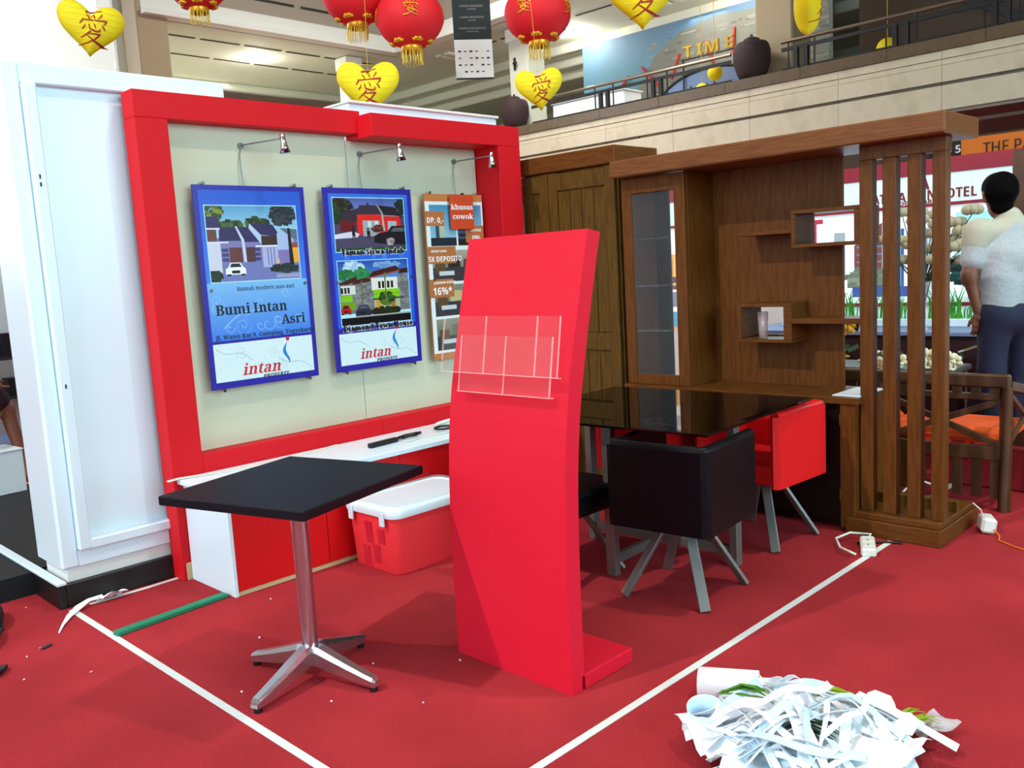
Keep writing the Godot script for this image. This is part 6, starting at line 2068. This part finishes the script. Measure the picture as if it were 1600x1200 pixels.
func man() -> void:
	# stands on the platform with his back to us, left arm hanging, leaning a little to the right
	var r := Vector3(0.7, 0, 0.714)                       # his right
	var f := Vector3(0.7, 0, -0.7)                       # the way he faces
	var mv := Vector3(-0.045, -0.045, -0.045)
	var mb := r * 0.075
	var hip := Vector3(6.07, 1.10, -1.69) + mv + mb
	var neck := Vector3(6.165, 1.66, -1.705) + mv + r * 0.045
	var sl := Vector3(6.00, 1.585, -1.86) + mv + mb
	var sr := Vector3(6.30, 1.575, -1.56) + mv + mb
	var el := Vector3(5.935, 1.33, -1.89) + mv + mb
	var wl := Vector3(5.935, 1.10, -1.835) + mv + mb
	var er := Vector3(6.45, 1.36, -1.54) + mv + mb
	var wr := Vector3(6.55, 1.28, -1.72) + mv + mb
	var head := Vector3(6.195, 1.815, -1.735) + mv
	var hl := hip - r * 0.095
	var hr := hip + r * 0.095
	var kl := Vector3(hl.x - 0.01, 0.70, hl.z) + f * 0.03
	var kr := Vector3(hr.x, 0.70, hr.z) + f * 0.04
	var al := Vector3(kl.x, 0.32, kl.z) - f * 0.03
	var ar := Vector3(kr.x, 0.32, kr.z) - f * 0.02
	var st := ns(true)
	var bones := [[hip, hip.lerp(neck, 0.55), 0.085, 0.09], [hip.lerp(neck, 0.55), neck - Vector3(0, 0.09, 0), 0.09, 0.07], [sl, sr, 0.06, 0.06], [neck - Vector3(0, 0.06, 0), head - Vector3(0, 0.06, 0), 0.058, 0.055],
		[sl, el, 0.052, 0.042], [el, wl, 0.042, 0.028], [sr, er, 0.052, 0.042], [er, wr, 0.042, 0.028], [hl, kl, 0.085, 0.058], [hr, kr, 0.085, 0.058], [kl, al, 0.058, 0.038], [kr, ar, 0.058, 0.038]]
	capsules(st, bones, 0.045, 0.014)
	# head with face, its own grid
	var hb := [[head + Vector3(0, 0.035, 0) - f * 0.015, head + Vector3(0, 0.03, 0) + f * 0.012, 0.088, 0.084], [head - Vector3(0, 0.03, 0) + f * 0.02, head - Vector3(0, 0.075, 0) + f * 0.035, 0.068, 0.045], [head - Vector3(0, 0.09, 0), head - Vector3(0, 0.02, 0), 0.055, 0.06],
		[head + f * 0.098 + Vector3(0, 0.01, 0), head + f * 0.112 - Vector3(0, 0.025, 0), 0.010, 0.015], [head + f * 0.088 + Vector3(0, 0.032, 0) - r * 0.04, head + f * 0.088 + Vector3(0, 0.032, 0) + r * 0.04, 0.014, 0.014], [head + f * 0.085 - Vector3(0, 0.06, 0) - r * 0.02, head + f * 0.085 - Vector3(0, 0.06, 0) + r * 0.02, 0.010, 0.010],
		[head - r * 0.088 + Vector3(0, 0.015, 0), head - r * 0.086 - Vector3(0, 0.03, 0), 0.016, 0.011], [head + r * 0.088 + Vector3(0, 0.015, 0), head + r * 0.086 - Vector3(0, 0.03, 0), 0.016, 0.011]]
	capsules(st, hb, 0.02, 0.005)
	for h in [[wl, Vector3(0.02, -1, 0.02).normalized(), f, r], [wr, (Vector3(0.3, -0.35, -0.8)).normalized(), r, f]]:
		hand(st, h[0], h[1], h[2], h[3])
	var person := obj("person", st, M.skin)
	tag(person, "man in a pale shirt and blue jeans seen from behind at the right edge", "person")
	st = ns(true)
	var shirt := [[hip - r * 0.07 - Vector3(0, 0.06, 0), hip.lerp(neck, 0.6) - r * 0.06, 0.128, 0.122], [hip + r * 0.07 - Vector3(0, 0.06, 0), hip.lerp(neck, 0.6) + r * 0.06, 0.128, 0.122], [hip.lerp(neck, 0.6), neck - Vector3(0, 0.09, 0), 0.14, 0.10], [sl, sr, 0.078, 0.078], [sl, sl.lerp(el, 0.62), 0.078, 0.072], [sr, sr.lerp(er, 0.62), 0.078, 0.072], [neck - Vector3(0, 0.07, 0), neck - Vector3(0, 0.0, 0), 0.080, 0.072]]
	capsules(st, shirt, 0.035, 0.010, hip.y + 0.0)
	obj("shirt", st, M.shirt, person)
	st = ns(true)
	capsules(st, [[sl + Vector3(0, 0.004, 0), sr + Vector3(0, 0.004, 0), 0.081, 0.081], [sl, sl.lerp(el, 0.25), 0.081, 0.079], [sr, sr.lerp(er, 0.25), 0.081, 0.079], [neck - Vector3(0, 0.08, 0), neck + Vector3(0, 0.012, 0), 0.084, 0.070]], 0.05, 0.010)
	obj("shirt_yoke", st, M.yoke, person).set_meta("label", "cream shoulder yoke")
	st = ns(true)
	capsules(st, [[hip - Vector3(0, 0.02, 0) - r * 0.06, hip - Vector3(0, 0.02, 0) + r * 0.06, 0.128, 0.128], [hl, kl, 0.105, 0.078], [hr, kr, 0.105, 0.078], [kl, al, 0.078, 0.062], [kr, ar, 0.078, 0.062]], 0.03, 0.012)
	obj("jeans", st, M.denim, person)
	st = ns(true)
	capsules(st, [[head + Vector3(0, 0.045, 0) - f * 0.022, head + Vector3(0, 0.05, 0) + f * 0.012, 0.100, 0.092], [head + Vector3(0, 0.0, 0) - f * 0.03, head - Vector3(0, 0.06, 0) - f * 0.035, 0.094, 0.066], [head + Vector3(0, 0.075, 0) + f * 0.04, head + Vector3(0, 0.07, 0) + f * 0.06, 0.055, 0.045]], 0.02, 0.006)
	obj("hair", st, M.hair, person)
	for a in [al, ar]:
		st = ns(true)
		capsules(st, [[a + Vector3(0, -0.03, 0) - f * 0.03, a + Vector3(0, -0.035, 0) + f * 0.16, 0.042, 0.036], [a, a - Vector3(0, 0.03, 0), 0.045, 0.045]], 0.02, 0.01)
		obj("shoe", st, M.shoe, person)

func hand(st: SurfaceTool, w: Vector3, d: Vector3, palm: Vector3, side: Vector3) -> void:   # wrist, direction, palm normal, thumb side
	var s := (side - d * side.dot(d)).normalized()
	var n := s.cross(d)
	var bones := [[w, w + d * 0.03, 0.026, 0.028]]
	for k in 4:
		var off := (k - 1.5) * 0.019
		var base := w + d * 0.075 + s * off
		bones.append([w + d * 0.02 + s * off * 0.7, base, 0.015, 0.012])
		var l: float = [0.072, 0.082, 0.078, 0.06][k]
		var p1 := base + (d * 0.95 + n * 0.25).normalized() * l * 0.42
		var p2 := p1 + (d * 0.75 + n * 0.65).normalized() * l * 0.33
		var p3 := p2 + (d * 0.45 + n * 0.9).normalized() * l * 0.25
		bones.append([base, p1, 0.0095, 0.0088])
		bones.append([p1, p2, 0.0088, 0.008])
		bones.append([p2, p3, 0.008, 0.007])
	var t0 := w + d * 0.025 - s * 0.022
	var t1 := t0 + (d * 0.7 - s * 0.6 + n * 0.3).normalized() * 0.035
	bones.append([w + d * 0.01 - s * 0.01, t0, 0.014, 0.014])
	bones.append([t0, t1, 0.013, 0.0105])
	bones.append([t1, t1 + (d * 0.9 - s * 0.2 + n * 0.4).normalized() * 0.03, 0.0105, 0.0085])
	capsules(st, bones, 0.006, 0.004)

func left_edge() -> void:
	# black carpeted platform with white edge
	var st := ns()
	bb(st, Vector3(-2.0, 0.0, -7.1), Vector3(1.33, 0.115, -4.80), 0)
	bb(st, Vector3(1.33, 0.0, -7.1), Vector3(2.5, 0.115, -4.84), 0)
	struct("platform", st, M.black_fabric)
	st = ns()
	bb(st, Vector3(1.318, 0.0, -5.9), Vector3(1.352, 0.118, -4.44), 0.002)
	tag(obj("edge_board", st, M.black), "black edge board along the platform at the left of the white partition", "board")
	st = ns()
	bb(st, Vector3(1.312, 0.118, -5.9), Vector3(1.356, 0.132, -4.43), 0.002)
	tag(obj("edge_strip", st, M.white_gloss), "white trim strip on top of the black platform edge", "trim")
	# clutter on the carpet at the left edge
	var shoes := [["dark shoe lying by the black platform at the far left", Vector3(1.16, 0, -5.0), 0.5], ["dark sandal on the carpet below the black shoe, cut by the left edge", Vector3(1.05, 0, -4.52), 1.3], ["small dark sandal cut by the left edge of the photo above the lowest scrap", Vector3(0.95, 0, -4.27), 1.1]]
	for q in shoes:
		var t := thing("shoe", q[0], "shoe", q[1], q[2], "dark shoes at the left edge")
		st = ns(true)
		var rings := []
		for s in [[-0.13, 0.03, 0.012, 0.03], [-0.11, 0.04, 0.03, 0.06], [-0.03, 0.042, 0.045, 0.085], [0.05, 0.045, 0.035, 0.06], [0.11, 0.04, 0.028, 0.045], [0.135, 0.02, 0.012, 0.03]]:
			var ring := []
			for k in 10:
				var a := TAU * k / 10.0
				ring.append(Vector3(s[0], 0.018 + s[3] * 0.5 + s[3] * 0.5 * sin(a), s[1] * cos(a)))
			rings.append(ring)
		loft(st, rings)
		obj("upper", st, M.shoe, t)
		st = ns()
		bx(st, Vector3(0, 0.01, 0), Vector3(0.27, 0.02, 0.088), Basis(), 0.008)
		obj("sole", st, M.black, t)
	st = ns()
	strip(st, [Vector3(0.93, 0.012, -3.93), Vector3(0.90, 0.02, -3.88), Vector3(0.86, 0.01, -3.86)], [Vector3.UP], 0.03, 0.008)
	tag(obj("black_strap", st, M.black), "bit of black strap on the carpet cut by the left edge", "strap")
	st = ns()
	bx(st, Vector3(1.12, 0.008, -4.02), Vector3(0.05, 0.006, 0.018), Basis(Vector3.UP, 0.4), 0.002)
	tag(obj("dried_leaf", st, M.dark_grey), "dark dried leaf lying on the carpet left of the floor tape", "leaf")
	# next stand: white pedestal with a plant, crouching person, white goods
	var t := thing("white_pedestal", "white box pedestal at the left edge carrying a green plant", "pedestal", Vector3(1.76, 0.115, -7.0))
	st = ns()
	bx(st, Vector3(0, 0.15, 0), Vector3(0.30, 0.30, 0.30), Basis(Vector3.UP, 0.1), 0.006)
	obj("box", st, M.white_gloss, t)
	st = ns()
	bx(st, Vector3(0, 0.305, 0), Vector3(0.31, 0.012, 0.31), Basis(Vector3.UP, 0.1), 0.003)
	obj("top_plate", st, M.white_gloss, t)
	t = thing("potted_plant", "small leafy green plant on the white pedestal at the left edge", "plant", Vector3(1.73, 0.426, -7.0))
	st = ns()
	lathe(st, [Vector2(0, 0), Vector2(0.05, 0), Vector2(0.065, 0.08), Vector2(0.055, 0.08), Vector2(0, 0.07)], 18)
	obj("pot", st, M.dark_grey, t)
	for k in 26:
		st = ns()
		var a := rng.randf() * TAU
		var d := Vector3(cos(a), 0, sin(a))
		var h := rng.randf_range(0.08, 0.26)
		strip(st, [Vector3(0, 0.07, 0), d * 0.05 + Vector3(0, 0.07 + h * 0.8, 0), d * 0.13 + Vector3(0, 0.05 + h, 0)], [d.cross(Vector3.UP).cross(d) + d * 0.2], [0.008, 0.03, 0.003], 0.0008)
		obj("leaf", st, M.leaf if k % 3 else M.leaf_lime, t)
	st = ns(true)
	var hip := Vector3(1.890, 0.95, -7.910)
	var ch := Vector3(1.640, 1.30, -7.810)
	var k1 := Vector3(2.150, 0.58, -7.960)
	var k2 := Vector3(1.810, 0.50, -7.860)
	var f1 := Vector3(2.220, 0.06, -7.860)
	var f2 := Vector3(1.790, 0.06, -7.810)
	var h1 := Vector3(1.490, 1.62, -7.760)
	capsules(st, [[hip, ch, 0.12, 0.13], [hip, k1, 0.085, 0.06], [hip, k2, 0.085, 0.06], [k1, f1, 0.058, 0.036], [k2, f2, 0.058, 0.036], [f1, f1 + Vector3(0.0, -0.03, 0.15), 0.036, 0.026], [f2, f2 + Vector3(0, -0.03, 0.15), 0.036, 0.026], [ch, h1 - Vector3(0, 0.1, 0), 0.06, 0.055], [h1 - Vector3(0, 0.05, 0), h1 + Vector3(0, 0.04, 0), 0.085, 0.092], [ch + Vector3(0.05, 0.08, -0.17), Vector3(1.840, 1.05, -8.060), 0.05, 0.04], [Vector3(1.840, 1.05, -8.060), Vector3(2.040, 0.9, -7.960), 0.04, 0.03], [ch + Vector3(0.0, 0.08, 0.17), Vector3(1.790, 1.05, -7.610), 0.05, 0.04], [Vector3(1.790, 1.05, -7.610), Vector3(1.990, 0.88, -7.660), 0.04, 0.03]], 0.04, 0.014)
	capsules(st, [[h1, h1 + Vector3(0.1, -0.02, 0.02), 0.02, 0.014], [h1 - Vector3(0, 0.03, 0), h1 - Vector3(-0.06, 0.09, 0), 0.06, 0.04]], 0.02, 0.008)
	hand(st, Vector3(2.040, 0.9, -7.960), Vector3(0.6, -0.8, 0.1).normalized(), Vector3(0, 0, 1), Vector3(0, 0, 1))
	hand(st, Vector3(1.990, 0.88, -7.660), Vector3(0.6, -0.8, 0.1).normalized(), Vector3(0, 0, -1), Vector3(0, 0, 1))
	var person := obj("person", st, M.skin)
	tag(person, "bending person in dark clothes with bare legs at the left edge of the photo", "person")
	st = ns(true)
	capsules(st, [[hip, ch, 0.15, 0.16], [ch + Vector3(0, 0.06, -0.16), ch + Vector3(0, 0.06, 0.16), 0.08, 0.08], [ch + Vector3(0.05, 0.08, -0.17), Vector3(1.810, 1.08, -8.040), 0.07, 0.06], [ch + Vector3(0, 0.08, 0.17), Vector3(1.770, 1.08, -7.630), 0.07, 0.06]], 0.04, 0.014)
	obj("shirt", st, M.dark_cloth, person)
	st = ns(true)
	capsules(st, [[hip, hip.lerp(k1, 0.75), 0.125, 0.095], [hip, hip.lerp(k2, 0.75), 0.125, 0.095]], 0.04, 0.014)
	obj("shorts", st, M.dark_cloth, person)
	st = ns(true)
	capsules(st, [[h1 + Vector3(-0.03, 0.04, 0), h1 + Vector3(0.01, 0.06, 0), 0.098, 0.092]], 0.02, 0.012)
	obj("hair", st, M.hair, person)
	t = thing("white_drum", "white plastic drum standing behind the bending person", "drum", Vector3(2.62, 0.24, -8.55))
	st = ns(true)
	lathe(st, [Vector2(0, 0), Vector2(0.16, 0), Vector2(0.15, 0.36), Vector2(0, 0.36)], 24)
	obj("drum_body", st, M.white_matte, t)
	st = ns(true)
	lathe(st, [Vector2(0.0, 0.36), Vector2(0.16, 0.355), Vector2(0.16, 0.39), Vector2(0, 0.40)], 24)
	obj("drum_lid", st, M.white_gloss, t)
	t = thing("low_step", "low step with grey front and blue base behind the left partition", "step", Vector3(2.6, 0, -8.6))
	st = ns()
	bb(st, Vector3(-0.9, 0.12, -0.5), Vector3(1.2, 0.24, 0.35), 0.008)
	obj("step_top", st, M.planter_blue, t)
	st = ns()
	bb(st, Vector3(-0.88, 0.0, -0.5), Vector3(1.18, 0.12, 0.34), 0.004)
	obj("step_base", st, M.blue_cloth, t)
	st = ns()
	tube(st, [Vector3(2.1, 0.008, -7.75), Vector3(2.25, 0.008, -7.55), Vector3(2.42, 0.008, -7.62), Vector3(2.6, 0.008, -7.6)], 0.009, 6)
	tag(obj("orange_cable", st, M.wire_orange), "orange cable on the carpet beside the bending person's foot", "cable")
	t = thing("shelf_rack", "cluttered display rack with blue and dark goods behind the bending person", "rack", Vector3(2.75, 0, -10.2))
	for y in [0.45, 0.85]:
		st = ns()
		bb(st, Vector3(-0.9, y, -0.2), Vector3(0.9, y + 0.03, 0.2), 0.003)
		obj("shelf", st, M.dark_grey, t)
	for x in [-0.88, 0.88]:
		for z in [-0.18, 0.18]:
			st = ns()
			bar(st, Vector3(x, 0, z), Vector3(x, 0.86, z), 0.04, 0.04)
			obj("upright", st, M.dark_grey, t)
	t = thing("white_backdrop", "bright white stand partition far behind the cluttered rack at the left edge", "partition", Vector3(2.9, 0, -10.7))
	st = ns()
	bb(st, Vector3(-1.6, 0.0, -0.04), Vector3(1.6, 2.9, 0.04), 0.01)
	obj("panel", st, M.white_matte, t)
	for x in [-1.6, 1.6]:
		st = ns()
		bb(st, Vector3(x - 0.03, 0.0, -0.07), Vector3(x + 0.03, 2.95, 0.07), 0.01)
		obj("post", st, M.white_gloss, t)
	for k in 12:
		st = ns()
		var h := rng.randf_range(0.12, 0.28)
		bx(st, Vector3(2.0 + (k % 6) * 0.29, (0.48 if k < 6 else 0.88) + h * 0.5, -10.18), Vector3(0.2, h, 0.2))
		tag(obj("carton", st, [M.blue_cloth, M.dark_cloth, M.paper_blue, M.black][k % 4]), "%s carton, %s from the left on the %s shelf of the cluttered rack" % [["blue", "dark purple", "pale blue", "black"][k % 4], ["first", "second", "third", "fourth", "fifth", "sixth"][k % 6], "lower" if k < 6 else "upper"], "carton", "cartons on the left rack")
